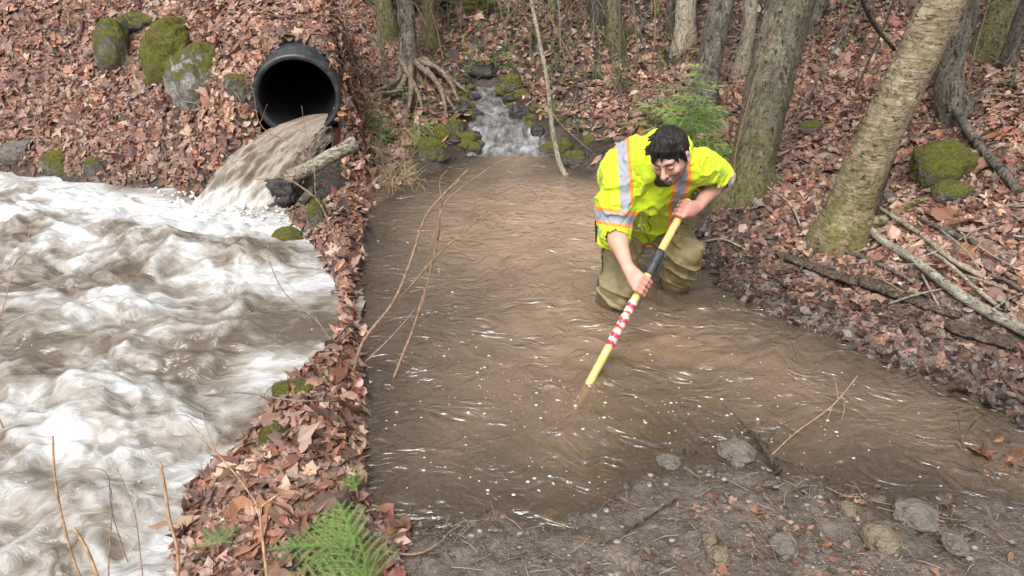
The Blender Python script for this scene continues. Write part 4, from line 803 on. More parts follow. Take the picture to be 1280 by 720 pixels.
for k in range(900):
    x, y = rng.uniform(-2.6, 3.4), rng.uniform(6.0, 12.5)
    if sdist(POOL, np.array([x]), np.array([y]))[0] < .15 or vside(x, y) < .4 and y < 9 or (x > 1.8 and rng.random() < .6): continue
    b = np.array([x, y, gz(x, y) - .02]); d = np.array([rng.normal(0, .45), rng.normal(0, .3), 1.]); L = rng.uniform(.15, .75); e = b + d / np.linalg.norm(d) * L; tube(mb, [b, b * .5 + e * .5 + rng.normal(0, .03, 3), e], [.004, .003, .0015], 4, np.array([(.20, .16, .12), (.30, .26, .20), (.12, .09, .07), (.24, .2, .1)][rng.integers(4)]), False)
o = mb.build('dead_stalks', M['grass']); tag(o, 'dead stalks and thin brush standing all over the valley floor', 'brush', kind='stuff')
# small mossy stones along the creek
GS = 'small damp stones lining the creek'
for k in range(44):
    s = rng.uniform(0, 1); y = 5.95 + 1.5 * s; sd_ = rng.choice([-1, 1]); cands = np.linspace(-1.2, 1.2, 120); dd = sdist(POOL, cands, np.full(120, y)); ok = np.where((np.abs(dd - rng.uniform(-.03, .10)) < .03) & ((cands > -.1) if sd_ > 0 else (cands < -.1)))[0]
    if not len(ok): continue
    x = cands[rng.choice(ok)]; r = rng.uniform(.025, .075); mb = MB(); c = np.array([x, y, gz(x, y) + r * .2]); blob(mb, c, r, k + 200, 3, (1.2, 1, .75), .4); o = mb.build('creek_stone', M[('rock_somemoss', 'rock_wet', 'rock_somemoss', 'rock_moss')[k % 4]], origin=c); tag(o, 'small damp stone at the edge of the creek', 'stone', GS)

rng = np.random.default_rng(9); GF = 'short dead sticks lying in the leaves of the right bank'
for k in range(16):
    px, py = rng.uniform(1085, 1275), rng.uniform(262, 400)
    if k > 10: px, py = rng.uniform(960, 1260), rng.uniform(60, 240)
    a = G(px, py, .03); an = rng.uniform(-1.1, .5); L = rng.uniform(.10, .32); e = a + np.array([math.cos(an) * L, math.sin(an) * L, 0]); e[2] = gz(e[0], e[1]) + .035; md = (a + e) / 2 + rng.normal(0, .012, 3); md[2] = max(md[2], gz(md[0], md[1]) + .02)
    mb = MB(); tube(mb, [a, md, e], [.006, .0055, .004], 7, sub=4, knob=.2, seed=k); o = mb.build('dead_stick', M[('bark_pale', 'twig_grey', 'bark_grey')[k % 3]], origin=a); tag(o, 'short dead stick lying in the leaves of the right bank', 'stick', GF)
# ------------------------------------------------------------------ leaf litter
def fan(outl):
    o = np.array(outl); n_ = len(o); V = np.vstack([[0, 0], o]); T = [[0, i + 1, (i + 1) % n_ + 1] for i in range(n_)]; return V, np.array(T)
def maple(seed):
    r = np.random.default_rng(seed); A = [0, 22, 40, 62, 80, 105, 128, 158, 180]; Rr = [1, .66, .68, .86, .58, .70, .52, .42, .25]; pts = []
    for a, q in zip(A, Rr): pts.append((a, q * r.uniform(.85, 1.12)))
    for a, q in list(zip(A, Rr))[-2:0:-1]: pts.append((360 - a, q * r.uniform(.85, 1.12)))
    return fan([(q * math.cos(R(a)), q * math.sin(R(a))) for a, q in pts])
def beech(seed, w=.45):
    r = np.random.default_rng(seed); x = np.array([-1, -.6, -.1, .4, 1.]); hw = np.array([0.02, .75, 1., .75, .02]) * w * r.uniform(.85, 1.1)
    V = np.vstack([np.stack([x, 0 * x], 1), np.stack([x, hw], 1)[1:4], np.stack([x, -hw], 1)[1:4]]) * .85
    T = [[0, 1, 5], [1, 6, 5], [1, 2, 6], [2, 7, 6], [2, 3, 7], [3, 4, 7], [0, 8, 1], [1, 8, 9], [1, 9, 2], [2, 9, 10], [2, 10, 3], [3, 10, 4]]
    return V, np.array(T)
TEMPL = [maple(1), maple(2), beech(8, .62), beech(4), beech(5, .38), beech(6, .55), beech(9, .30)]
PAL = np.array([(.36, .20, .14), (.44, .27, .19), (.28, .14, .09), (.22, .095, .06), (.52, .36, .26), (.34, .24, .20), (.44, .20, .10), (.13, .07, .045), (.42, .29, .24), (.20, .12, .09), (.58, .42, .32), (.31, .115, .08), (.36, .17, .08), (.10, .055, .04), (.16, .09, .06)])
PAL = (PAL * .82 + .18 * np.array([.30, .235, .205])) * np.array([.93, .87, .84])
def leaves(name, label, P, size, seed, wet=0., pal=PAL, tilt=.34, lift=.012, curl=1., dark=None):
    rng = np.random.default_rng(seed); n_ = len(P); e = .03; hx = (height(P[:, 0] + e, P[:, 1], False) - height(P[:, 0] - e, P[:, 1], False)) / (2 * e); hy = (height(P[:, 0], P[:, 1] + e, False) - height(P[:, 0], P[:, 1] - e, False)) / (2 * e)
    Nn = np.stack([-hx, -hy, np.ones(n_)], 1); Nn /= np.linalg.norm(Nn, axis=1, keepdims=True); Nn = Nn + rng.normal(0, tilt, (n_, 3)) * .7; Nn /= np.linalg.norm(Nn, axis=1, keepdims=True)
    A = rng.normal(0, 1, (n_, 3)); A -= Nn * (A * Nn).sum(1, keepdims=True); A /= np.linalg.norm(A, axis=1, keepdims=True); B = np.cross(Nn, A)
    sz = size * rng.lognormal(-.08, .38, n_); ti = rng.integers(0, len(TEMPL), n_); c1 = rng.normal(0, .75, n_) * curl; c2 = rng.normal(.25, .7, n_) * curl; c3 = rng.normal(0, .5, n_) * curl
    col = pal[rng.integers(0, len(pal), n_)] * rng.uniform(.72, 1.22, (n_, 1)) * rng.uniform(.94, 1.06, (n_, 3)); patch = fbm(P, 3, 1.6, 61)[:, None]; col = col * (1 + .5 * patch); col = col * (1 - wet)
    mb = MB()
    for k, (TV, TT) in enumerate(TEMPL):
        s = np.where(ti == k)[0]; nv = len(TV)
        if not len(s): continue
        x = TV[None, :, 0]; y = TV[None, :, 1]; z = c1[s, None] * x * x * .6 + c2[s, None] * np.abs(y) * .7 + c3[s, None] * x * y + .06 * rng.normal(0, 1, (len(s), nv)); z = z - z.mean(1, keepdims=True) * .6
        V = P[s][:, None] + (A[s][:, None] * x[..., None] + B[s][:, None] * y[..., None] + Nn[s][:, None] * z[..., None]) * sz[s][:, None, None] + Nn[s][:, None] * (lift * rng.uniform(.2, 1.6, (len(s), 1, 1)))
        T = TT[None] + (np.arange(len(s)) * nv)[:, None, None]; mb.add(V.reshape(-1, 3), None, T.reshape(-1, 3), np.repeat(np.clip(col[s], 0, 1), nv, 0))
    o = mb.build(name, M['leaf'], smooth=False); return tag(o, label, 'leaves', kind='stuff')
def scatter(n_, x0, x1, y0, y1, seed, keep):
    rng = np.random.default_rng(seed); X = rng.uniform(x0, x1, n_); Y = rng.uniform(y0, y1, n_); dP = sdist(POOL, X, Y); dR = sdist(RAP, X, Y); d = np.minimum(dP, dR)
    k = (rng.random(n_) < keep(X, Y, dP, dR, d)); X, Y = X[k], Y[k]; return np.stack([X, Y, height(X, Y, True)], 1)
def notpipe(P):
    q = P - PIPE_C; a = q @ PIPE_D; rr = np.linalg.norm(q - a[:, None] * PIPE_D, axis=1); return P[~((rr < PIPE_R + .02) & (a > -.8) & (a < .08))& ~((np.abs(P[:,0]-PIPE_C[0]) < .26) & (P[:,1] > PIPE_C[1]-.6) & (P[:,1] < PIPE_C[1]-.0))]
# left hillside
P = notpipe(scatter(46000, -5.6, -.75, 4.6, 8.6, 1, lambda x, y, dp, dr, d: (d > .03) * 1.))
leaves('leaf_litter', 'deep litter of brown and pinkish dead leaves on the bank around the culvert', P, .036, 2, .05)
# narrow bank between the two waters
P = notpipe(scatter(20000, -2.0, -.35, 1.2, 5.4, 3, lambda x, y, dp, dr, d: (d > .0) * np.where(dr < dp + .02, 1., .55) * (x < -.36) * sstep(1.0, .7, x + 1.0 + .3 * fbm(v3(x, y), 2, 4, 9)) ))
leaves('leaf_litter', 'damp brown leaves covering the narrow bank between the rapids and the pool', P, .040, 4, .0)
P = notpipe(scatter(26000, -5.6, -.75, 4.6, 8.0, 31, lambda x, y, dp, dr, d: (d > .0) * 1.)); leaves('matted_leaves', 'dark rotting leaves matted under the litter around the culvert', P, .040, 32, .35, PAL, .14, .004, .35)
P = scatter(26000, .8, 5.2, 2.5, 6.6, 33, lambda x, y, dp, dr, d: (d > .05) * 1.); leaves('matted_leaves', 'dark rotting leaves matted under the litter of the right bank', P, .038, 34, .45, PAL, .14, .004, .35)
P = scatter(9000, -2.0, -.36, 1.2, 4.8, 35, lambda x, y, dp, dr, d: (d > .0) * 1.); leaves('matted_leaves', 'dark rotting leaves matted on the narrow bank between the waters', P, .038, 36, .4, PAL, .14, .004, .35)
# right hillside, thick from half a metre off the water
def kr(x, y, dp, dr, d): return sstep(.02, .55, d + .25 * fbm(v3(x, y), 3, 3, 8)) * (.25 + .75 * sstep(.25, .6, d)) * (1 - .8 * sstep(2.9, 2.3, y))
P = scatter(42000, .6, 5.6, 2.5, 7.0, 5, kr); leaves('leaf_litter', 'thick carpet of reddish dead leaves on the right bank around the leaning birch', P, .033, 6, 0.)
P = scatter(40000, -1.9, 8.5, 6.0, 13.5, 7, lambda x, y, dp, dr, d: sstep(.0, .14, d) * (vside(x, y) > .3)); leaves('leaf_litter', 'dead leaves over the slope behind the creek', P, .040, 8, .0)
P = scatter(9000, -9, 14, 8.6, 24, 9, lambda x, y, dp, dr, d: 1. * (d > .1)); leaves('leaf_litter', 'dead leaves far up the wooded slopes', P, .10, 10, .1)
P = scatter(9000, -14, -5.4, 4.0, 9.5, 41, lambda x, y, dp, dr, d: 1. * (d > .05)); leaves('leaf_litter', 'dead leaves on the slope far to the left', P, .07, 42, .1)
# dark wet leaves along the right waterline and a thin scatter over the mud
WET = np.array([(.06, .035, .027), (.10, .06, .045), (.15, .105, .09), (.04, .025, .02), (.22, .165, .14), (.10, .045, .03), (.05, .03, .025)])
P = scatter(26000, .4, 4.2, 2.3, 4.6, 11, lambda x, y, dp, dr, d: (d > -.10) * sstep(.5, .12, d) * .5 * (y > 2.4 + .0 * x)); P[:, 2] = np.maximum(P[:, 2], -.004)
leaves('wet_leaves', 'sodden dark leaves matted along the right waterline', P, .028, 12, 0., WET, .45, .008, 1.)
P = scatter(9000, -.75, 3.5, 1.2, 2.6, 13, lambda x, y, dp, dr, d: (d > -.04) * (.07 + .55 * sstep(.05, .35, fbm(v3(x, y), 3, 3.3, 14)))); leaves('scattered_leaves', 'odd leaves trodden into the muddy shore in the foreground', P, .019, 14, .35, PAL, .3, .004, .8)
# caught leaf pile on the black stick at the right
c = G(1262, 590); P = c + np.random.default_rng(5).normal(0, 1, (70, 3)) * [.10, .045, .025] + [0, 0, .03]; leaves('caught_leaves', 'rust-brown leaf pile caught on the black stick at the right', P, .035, 16, .05, np.array([(.25, .11, .06), (.16, .08, .05), (.3, .15, .08)]), .9, .01)
# twig and straw litter
def twigs(name, label, P, seed, L=(.05, .22), r=.0016, cols=((.20, .14, .10), (.33, .25, .18), (.12, .085, .06))):
    rng = np.random.default_rng(seed); mb = MB()
    for p in P:
        a = rng.uniform(0, 6.28); l = rng.uniform(*L); d = np.array([math.cos(a), math.sin(a), rng.uniform(-.05, .2)]) * l; q = p + [0, 0, .012]; mid = q + d * .5 + rng.normal(0, .07, 3) * l; e = q + d
        mid[2] = max(mid[2], gz(mid[0], mid[1]) + .01); e[2] = max(e[2], gz(e[0], e[1]) + .008); tube(mb, [q, mid, e], [r * rng.uniform(.7, 1.6)] * 3, 4, np.array(cols[rng.integers(len(cols))]) * rng.uniform(.8, 1.3), False)
    o = mb.build(name, M['grass']); return tag(o, label, 'twigs', kind='stuff')
P = scatter(900, .6, 5, 2.6, 6.5, 21, kr); twigs('twig_litter', 'small twigs strewn through the leaves of the right bank', P, 22)
P = notpipe(scatter(420, -4.6, -.8, 5., 7.4, 23, lambda x, y, dp, dr, d: (d > .05) * 1.)); twigs('twig_litter', 'small twigs strewn over the bank around the culvert', P, 24)
P = scatter(2600, -1.6, 2.8, 1.2, 2.5, 25, lambda x, y, dp, dr, d: (d > .0) * 1.); twigs('twig_litter', 'fine twigs and rootlets trodden into the foreground shore', P, 26, (.02, .10), .0011)
P = scatter(600, -1., 6, 6., 10.5, 27, lambda x, y, dp, dr, d: (d > .05) * 1.); twigs('twig_litter', 'twigs strewn over the slope behind the creek', P, 28, (.12, .5), .003)
# ------------------------------------------------------------------ the worker: every surface grown as one implicit skin
def nrm(v): v = np.asarray(v, float); return v / (np.linalg.norm(v) + 1e-12)
def cone(a, b, ra, rb, k=.02, op='+'):
    a = np.array(a, float); b = np.array(b, float); ab = b - a; L2 = ab @ ab + 1e-12
    def f(P):
        t = np.clip(((P - a) @ ab) / L2, 0, 1); return np.linalg.norm(P - a - t[:, None] * ab, axis=1) - (ra + (rb - ra) * t)
    return dict(f=f, c=(a + b) / 2, r=math.sqrt(L2) / 2 + max(ra, rb), k=k, op=op)
def ell(c, rad, ax=None, k=.02, op='+'):
    c = np.array(c, float); rad = np.array(rad, float); ax = np.eye(3) if ax is None else np.array(ax, float)
    def f(P):
        q = ((P - c) @ ax.T) / rad; l = np.linalg.norm(q, axis=1); return (l - 1) * l * rad.min() / (np.linalg.norm(q / rad, axis=1) * rad.min() + 1e-9)
    return dict(f=f, c=c, r=rad.max(), k=k, op=op)
def sdf(prims, P, disp=None):
    d = np.full(len(P), 1e3)
    for p in prims:
        e = p['f'](P); k = p['k']
        if p['op'] == '+': h = np.clip(.5 + .5 * (d - e) / k, 0, 1); d = d * (1 - h) + e * h - k * h * (1 - h)
        else: e = -e; h = np.clip(.5 - .5 * (d - e) / k, 0, 1); d = d * (1 - h) + e * h + k * h * (1 - h)
    return d if disp is None else d + disp(P)
def skin(prims, res, disp=None, nb=12):
    lo = np.min([p['c'] - p['r'] for p in prims if p['op'] == '+'], 0) - .04; hi = np.max([p['c'] + p['r'] for p in prims if p['op'] == '+'], 0) + .04
    bs = res * nb; nB = np.ceil((hi - lo) / bs).astype(int); Vid = []; Vp = []; Fc = []
    ii = np.stack(np.meshgrid(*[np.arange(q) for q in nB], indexing='ij'), -1).reshape(-1, 3); cen = lo + (ii + .5) * bs
    d = sdf(prims, cen); ii = ii[np.abs(d) < bs * 1.0 + .03]
    m = nb + 2; g = np.arange(m); gi = np.stack(np.meshgrid(g, g, g, indexing='ij'), -1).reshape(-1, 3); G3 = nB * nb + 4
    cor = np.array([[a, b, c] for a in (0, 1) for b in (0, 1) for c in (0, 1)])
    def cid(c): return (c[..., 0] * G3[1] + c[..., 1]) * G3[2] + c[..., 2]
    for b in ii:
        base = b * nb; P = lo + (base + gi) * res; c = P.mean(0); rr = bs * .95 + .03
        pr = [p for p in prims if np.linalg.norm(p['c'] - c) < p['r'] + rr + p['k']]
        if not any(p['op'] == '+' for p in pr): continue
        D = sdf(pr, P, disp).reshape(m, m, m)
        if D.min() > 0 or D.max() < 0: continue
        n1 = m - 1; S = np.stack([D[a:a + n1, e:e + n1, f:f + n1] for a, e, f in cor], -1); act = (S.min(-1) < 0) & (S.max(-1) >= 0); ci = np.argwhere(act)
        if not len(ci): continue
        s = S[act]; acc = np.zeros((len(s), 3)); cnt = np.zeros(len(s))
        for u in range(8):
            for v in range(u + 1, 8):
                if np.abs(cor[u] - cor[v]).sum() != 1: continue
                x = (s[:, u] < 0) != (s[:, v] < 0); t = np.where(x, s[:, u] / (s[:, u] - s[:, v] + 1e-20), 0); acc += np.where(x[:, None], cor[u] + t[:, None] * (cor[v] - cor[u]), 0); cnt += x
        Vid.append(cid(ci + base)); Vp.append(lo + (base + ci + acc / cnt[:, None]) * res)
        neg = D < 0
        for ax_ in range(3):                         # edges owned by this block
            o1, o2 = [(1, 2), (2, 0), (0, 1)][ax_]; r_ = [slice(1, nb + 1)] * 3; r_[ax_] = slice(0 + 0, nb); r2 = list(r_); r2[ax_] = slice(1, nb + 1)
            r_ = [slice(1, nb + 1) if q != ax_ else slice(1, nb + 1) for q in range(3)]; r2 = list(r_); r2[ax_] = slice(2, nb + 2)
            A = neg[tuple(r_)]; Bq = neg[tuple(r2)]; e = np.argwhere(A != Bq) + 1
            if not len(e): continue
            fl = A[tuple((e - 1).T)]; E = e + base; u1 = np.zeros(3, int); u1[o1] = 1; u2 = np.zeros(3, int); u2[o2] = 1
            q = np.stack([cid(E - u1 - u2), cid(E - u2), cid(E), cid(E - u1)], 1); q[~fl] = q[~fl][:, ::-1]; Fc.append(q)
    Vid = np.concatenate(Vid); Vp = np.concatenate(Vp); F = np.concatenate(Fc); u, first = np.unique(Vid, return_index=True); V = Vp[first]
    idx = np.searchsorted(u, F); idx = np.clip(idx, 0, len(u) - 1); ok = (u[idx] == F).all(1); return V, idx[ok]
# ---- joints
T0 = PZ(737, 478); T1 = PY(851, 268, 3.36); TA = nrm(T1 - T0)
def on_pole(py):
    best = min(np.linspace(-.3, 1.3, 800), key=lambda s: abs(projy(T0 + (T1 - T0) * s) - py)); return T0 + (T1 - T0) * best
def proj(p): q = p - CP; return np.array([640 + FPX * (q @ RT) / (q @ FW), 360 - FPX * (q @ UP) / (q @ FW)])
def projy(p): return proj(p)[1]
HR = on_pole(358); HL = on_pole(264)
SHR = PY(778, 214, 3.52); SHL = PY(876, 207, 3.50); SM = (SHR + SHL) / 2; PEL = PY(806, 276, 3.84)
ru = nrm(SHL - SHR); tu = SM - PEL; tu = nrm(tu - ru * (tu @ ru)); tf = np.cross(ru, tu)
ELR = PY(767, 286, 3.43); ELL_ = PY(897, 226, 3.68)
HC = PY(838, 195, 3.27); toC = nrm(CP - HC)
hf = nrm(toC * .74 - RT * .50 - UP * 1.0); hu = UP + RT * .12; hu = nrm(hu - hf * (hu @ hf)); hr = np.cross(hu, hf)
if hr @ RT < 0: hr = -hr
HAX = np.stack([hr, hu, hf])
def H(x, y, z): return HC + hr * x + hu * y + hf * z
wk = thing('person', np.array([PEL[0], PEL[1], -.42]), 'person in a bright yellow high-visibility jacket wading in the pool, bent over a pole', 'person')
# ---- body: head, neck, trunk, arms and hands in one continuous surface
NB = SM + tu * .03
B = [cone(PEL, SM - tf * .02, .11, .12, .05), cone(SHR, SHL, .06, .06, .05), cone(NB - tu * .03, H(0, -.05, -.03), .062, .056, .03)]
B += [ell(H(0, .018, -.012), (.075, .103, .094), HAX, .02), ell(H(0, -.055, .028), (.056, .052, .056), HAX, .03), ell(H(0, -.086, .066), (.022, .018, .018), HAX, .02),
      ell(H(0, .026, .074), (.05, .012, .016), HAX, .015), cone(H(0, .014, .082), H(0, -.026, .108), .007, .0125, .012), cone(H(-.011, -.031, .094), H(.011, -.031, .094), .0075, .0075, .006),
      ell(H(-.040, -.022, .064), (.018, .016, .014), HAX, .02), ell(H(.040, -.022, .064), (.018, .016, .014), HAX, .02)]
for s in (-1, 1):
    B += [ell(H(s * .031, .002, .093), (.017, .011, .012), HAX, .008, '-'), ell(H(s * .031, .003, .075), (.0135, .0115, .0125), HAX, .004),
          ell(H(s * .077, -.008, -.004), (.010, .032, .019), HAX, .008), ell(H(s * .084, -.008, .002), (.006, .018, .010), HAX, .004, '-')]
B += [ell(H(0, -.052, .090), (.024, .0055, .010), HAX, .005), ell(H(0, -.063, .087), (.020, .006, .010), HAX, .005), ell(H(0, -.0575, .099), (.022, .0016, .006), HAX, .002, '-')]
# arms
def hand(C, elbow, sgn, flip=1):
    """fingers closed round the pole at C; the back of the hand looks to the forearm side"""
    a = TA * flip; w = nrm(C - elbow); n_ = nrm(nrm(CP - C) * .75 - w * .9); n_ = nrm(n_ - a * (n_ @ a)); b = np.cross(a, n_) * sgn
    wr = C + n_ * .052 - w * .075; out = []
    def pt(ph, r_, s): return C + (n_ * math.cos(R(ph)) + b * math.sin(R(ph))) * r_ + a * s
    L = [.92, 1.0, 1.06, .98]
    for i, s in enumerate((-.034, -.012, .011, .033)):
        kn = pt(28, .044, s); out.append(cone(wr + a * s * .35, kn, .017, .0125, .012))
        p1 = pt(72, .034, s * 1.02); p2 = pt(118, .029, s * 1.02); p3 = pt(175 * L[i], .027, s); p4 = pt(208 * L[i], .026, s)
        out += [cone(kn, p1, .0112, .0102, .004), cone(p1, p2, .0100, .0094, .003), cone(p2, p3, .0094, .0086, .003), cone(p3, p4, .0086, .0074, .003)]
    out += [ell(C + n_ * .040 - w * .022, (.034, .034, .018), np.stack([a, nrm(np.cross(n_, a)), n_]), .02)]
    t0 = wr + a * .018 - b * .012; t1 = pt(-45, .040, .040); t2 = pt(-95, .031, .052); t3 = pt(-140, .027, .056)
    out += [cone(t0, t1, .016, .0125, .012), cone(t1, t2, .0115, .0105, .004), cone(t2, t3, .0102, .008, .003)]
    return wr, out
WRR, hr_p = hand(HR, ELR, 1, 1); WRL, hl_p = hand(HL, ELL_, -1, 1)
B += [cone(SHR, ELR, .055, .046, .03), cone(ELR, ELR * .65 + WRR * .35, .044, .045, .02), cone(ELR * .65 + WRR * .35, WRR, .044, .026, .02)] + hr_p
B += [cone(SHL, ELL_, .055, .046, .03), cone(ELL_, ELL_ * .65 + WRL * .35, .044, .043, .02), cone(ELL_ * .65 + WRL * .35, WRL, .042, .026, .02)] + hl_p
V, F = skin(B, .0032)
q = (V - HC) @ HAX.T; x, y, z = q[:, 0], q[:, 1], q[:, 2]; near = (np.linalg.norm(q, axis=1) < .16)
col = np.tile([.54, .31, .23], (len(V), 1)) * (1 + .10 * fbm(V, 3, 40)[:, None])
dh = np.minimum(np.linalg.norm(V - HR, axis=1), np.linalg.norm(V - HL, axis=1)); col = col * (1 - np.clip(1.2 - dh / .09, 0, 1)[:, None] * np.array([.02, .30, .24]))
stub = sstep(-.028, -.044, y) * sstep(-.02, .02, z + .0) * (1 - np.exp(-((x / .026) ** 2 + ((y + .0575) / .010) ** 2) ** 2)); stub = np.maximum(stub, sstep(.012, .004, np.abs(y + .042)) * sstep(.034, .022, np.abs(x)) * (z > .06) * 1.15)
mz = near[:, None]
def over(mask, c, col): mask = (mask * near)[:, None]; return col * (1 - mask) + np.array(c) * mask
col = over(np.clip(stub * (.68 + .5 * fbm(V, 2, 260)), 0, .9), (.055, .036, .028), col)
col = over(np.exp(-((x / .022) ** 4 + ((y + .0575) / .0085) ** 4)) * (z > .07) * .6, (.25, .11, .10), col)
for s in (-1, 1):
    col = over(np.exp(-(((x - s * .033) / .022) ** 4 + ((y - .026 + (x - s * .033) ** 2 * 8) / .0075) ** 4)) * (z > .03) * .97, (.02, .022, .016), col)
    col = over(np.exp(-(((x - s * .031) / .014) ** 4 + ((y - .0015) / .0032) ** 4)) * (z > .05) * .9, (.05, .03, .025), col)
    col = over(np.exp(-(((x - s * .031) / .019) ** 2 + ((y - .002) / .012) ** 2)) * (z > .05) * .3, (.30, .14, .10), col)
m, nt, out = newmat('skin'); n = N(nt); co = n.coord(); sk = n.noise(co, 160, 3, .6)
n.bsdf(out, n.attr('tint'), .48, .4, n.bump(sk, .15, .002), Subsurface_Weight=.12, Subsurface_Scale=.01); M['skin'] = m
mb = MB(); mb.add(V, F, None, col); mb.build('body', M['skin'], wk)
# ---- hair
Hp = [ell(H(0, .032, -.016), (.0800, .0945, .0975), HAX, .02), ell(H(-.004, -.045, .115), (.078, .104, .092), HAX, .012, '-'), ell(H(0, -.12, -.0), (.12, .07, .12), HAX, .01, '-')]
rngp = np.random.default_rng(4)
for k in range(13):                                  # uneven locks swept across the forehead
    s = -.058 + .116 * k / 12 + rngp.uniform(-.006, .006); L_ = rngp.uniform(.018, .052) * (1.1 if .2 < k / 12 < .75 else .7); zz_ = .086 - s * s * 7; e = s - rngp.uniform(.004, .022)
    Hp.append(cone(H(s * .7 + .016, .120 - abs(s) * .2, .045), H(s, .094 - s * s * 5, zz_ - .010), .017, .012, .010)); Hp.append(cone(H(s, .094 - s * s * 5, zz_ - .010), H(e, .094 - L_ - abs(s) * .1, zz_ + .012 - abs(s) * .25), .0115, .0022, .004))
for s in (-1, 1): Hp.append(cone(H(s * .072, .05, .02), H(s * .073, -.012, .012), .014, .006, .012))
for k in range(26):                                  # tufts on the crown
    a_ = rngp.uniform(0, 6.28); b_ = rngp.uniform(.1, 1.1); d_ = np.array([math.sin(b_) * math.cos(a_), math.cos(b_), math.sin(b_) * math.sin(a_)]); c0 = np.array([0, .034, -.018]) + d_ * [.070, .083, .086]; c1 = c0 + d_ * .014 + np.array([-.018, -.002, .022]); Hp.append(cone(H(*c0), H(*c1), .012, .003, .006))
def hdisp(P):
    q = (P - HC) @ HAX.T; a_ = np.arctan2(q[:, 0], q[:, 2] + .12) ; return fbm(np.stack([a_ * 30, q[:, 1] * 9, q[:, 2] * 5], 1), 3, 1.) * .006 + fbm(np.stack([a_ * 80, q[:, 1] * 14, q[:, 2] * 8], 1), 2, 1.) * .004
V, F = skin(Hp, .003, hdisp); m, nt, out = newmat('dark_hair'); n = N(nt); n.bsdf(out, n.ramp(n.noise(n.coord((90, 90, 12)), 2, 4), [(.35, (.006, .005, .005)), (.7, (.03, .024, .021))]), .6, .3, n.bump(n.noise(n.coord((220, 220, 25)), 1., 3), .6, .002)); M['hair'] = m
mb = MB(); mb.add(V, F); mb.build('hair', m, wk)
# ---- shirt seen in the neck opening
SP = [cone(NB - tu * .16 + tf * .035, NB + tu * .005 + tf * .03, .08, .074, .03)]
V, F = skin(SP, .006); mb = MB(); mb.add(V, F); mb.build('shirt', simple('olive_shirt', (.03, .035, .02), (.07, .075, .05), 60, .9), wk)
# ---- jacket
def bodyp(x, y, z): return PEL + ru * x + tu * y + tf * z
TL = (SM - PEL) @ tu
J = [cone(bodyp(-.09, -.03, .0), bodyp(-.115, TL - .08, .0), .112, .106, .04), cone(bodyp(.09, -.03, .0), bodyp(.105, TL - .08, .0), .112, .106, .04), cone(bodyp(0, -.05, .025), bodyp(0, TL - .10, .03), .118, .118, .05),
     cone(bodyp(-.09, .14, -.03), bodyp(-.105, TL - .05, -.045), .105, .098, .05), cone(bodyp(.09, .14, -.03), bodyp(.10, TL - .05, -.045), .105, .098, .05), cone(SHR + ru * .03, SHL - ru * .04, .080, .078, .05)]
nt_ = len(J)
J += [cone(SHR - tf * .01, SHR * .45 + ELR * .55, .086, .082, .03), cone(SHR * .45 + ELR * .55, ELR + nrm(ELR - SHR) * .01, .082, .074, .03), cone(SHL - ru * .015, SHL * .45 + ELL_ * .55, .080, .080, .03), cone(SHL * .45 + ELL_ * .55, ELL_ + nrm(ELL_ - SHL) * .005, .078, .070, .03)]
# bloused cuffs
fdR = nrm(WRR - ELR); fdL = nrm(WRL - ELL_)
J += [cone(ELR, ELR + fdR * .04, .066, .058, .03), cone(ELL_, ELL_ + fdL * .03, .066, .056, .03)]
na_ = len(J)
# collar and folded hood around the neck
nc = NB + tu * .01; ring_r = .092
for k in range(13):
    a0, a1 = [R(40 + 280 * q / 13) for q in (k, k + 1)]
    def rp(a_): return nc + tf * math.cos(a_) * ring_r * .98 + ru * math.sin(a_) * ring_r * 1.08 + tu * (.045 - .035 * math.cos(a_)) - tf * .012
    J.append(cone(rp(a0), rp(a1), .030, .030, .02))
J += [cone(bodyp(-.07, TL + .02, -.10), bodyp(.06, TL + .02, -.10), .060, .060, .03), cone(bodyp(-.05, TL + .02, .075), bodyp(-.012, TL - .12, .145), .030, .022, .02), cone(bodyp(.055, TL + .02, .075), bodyp(.014, TL - .12, .145), .030, .022, .02)]
# openings: neck, cuffs, hem
J += [cone(nc + tf * .035 - tu * .055, H(0, -.03, .0), .050, .082, .012, '-'), cone(ELR + fdR * .012, ELR + fdR * .20, .046, .078, .008, '-'), cone(ELL_ + fdL * .012, ELL_ + fdL * .16, .046, .074, .008, '-'), ell(bodyp(0, -.235, .0), (.26, .105, .22), np.stack([ru, tu, tf]), .012, '-')]
def jdisp(P):
    q = (P - PEL); a_ = q @ ru; b_ = q @ tu; c_ = q @ tf; w = fbm(np.stack([a_ * 5 + b_ * 3, b_ * 7 - a_ * 4, c_ * 5], 1), 3, 1.1, 3); rdg = 1 - np.abs(w) * 5; w2 = 1 - np.abs(fbm(np.stack([a_ * 9 - b_ * 7, b_ * 9 + a_ * 6, c_ * 9], 1), 3, 1.5, 13)) * 6; rdg2 = np.clip(w2, 0, 1) ** 2 * .006; 
    return rdg2 - np.clip(rdg, 0, 1) ** 1.5 * .017 + fbm(P, 2, 9, 5) * .020 + fbm(P, 2, 30, 6) * .003
V, F = skin(J, .0042, jdisp)
s_ = (V - PEL) @ ru; u_ = (V - PEL) @ tu; dp_ = np.stack([p['f'](V) for p in J[:na_]], 1); idp = dp_.argmin(1); torso = (idp < nt_) | ((u_ > TL - .02) & (np.abs(s_) < .15))
st_ = np.abs(np.abs(s_ + .006 * np.sin(u_ * 20)) - .132) ; st_ = np.where(torso, st_, .2)
hem = np.where(torso, np.abs(u_ + .055), .2)
def along(a, b, t): ab = b - a; L = np.linalg.norm(ab); return ((V - a) @ ab / L) - t * L
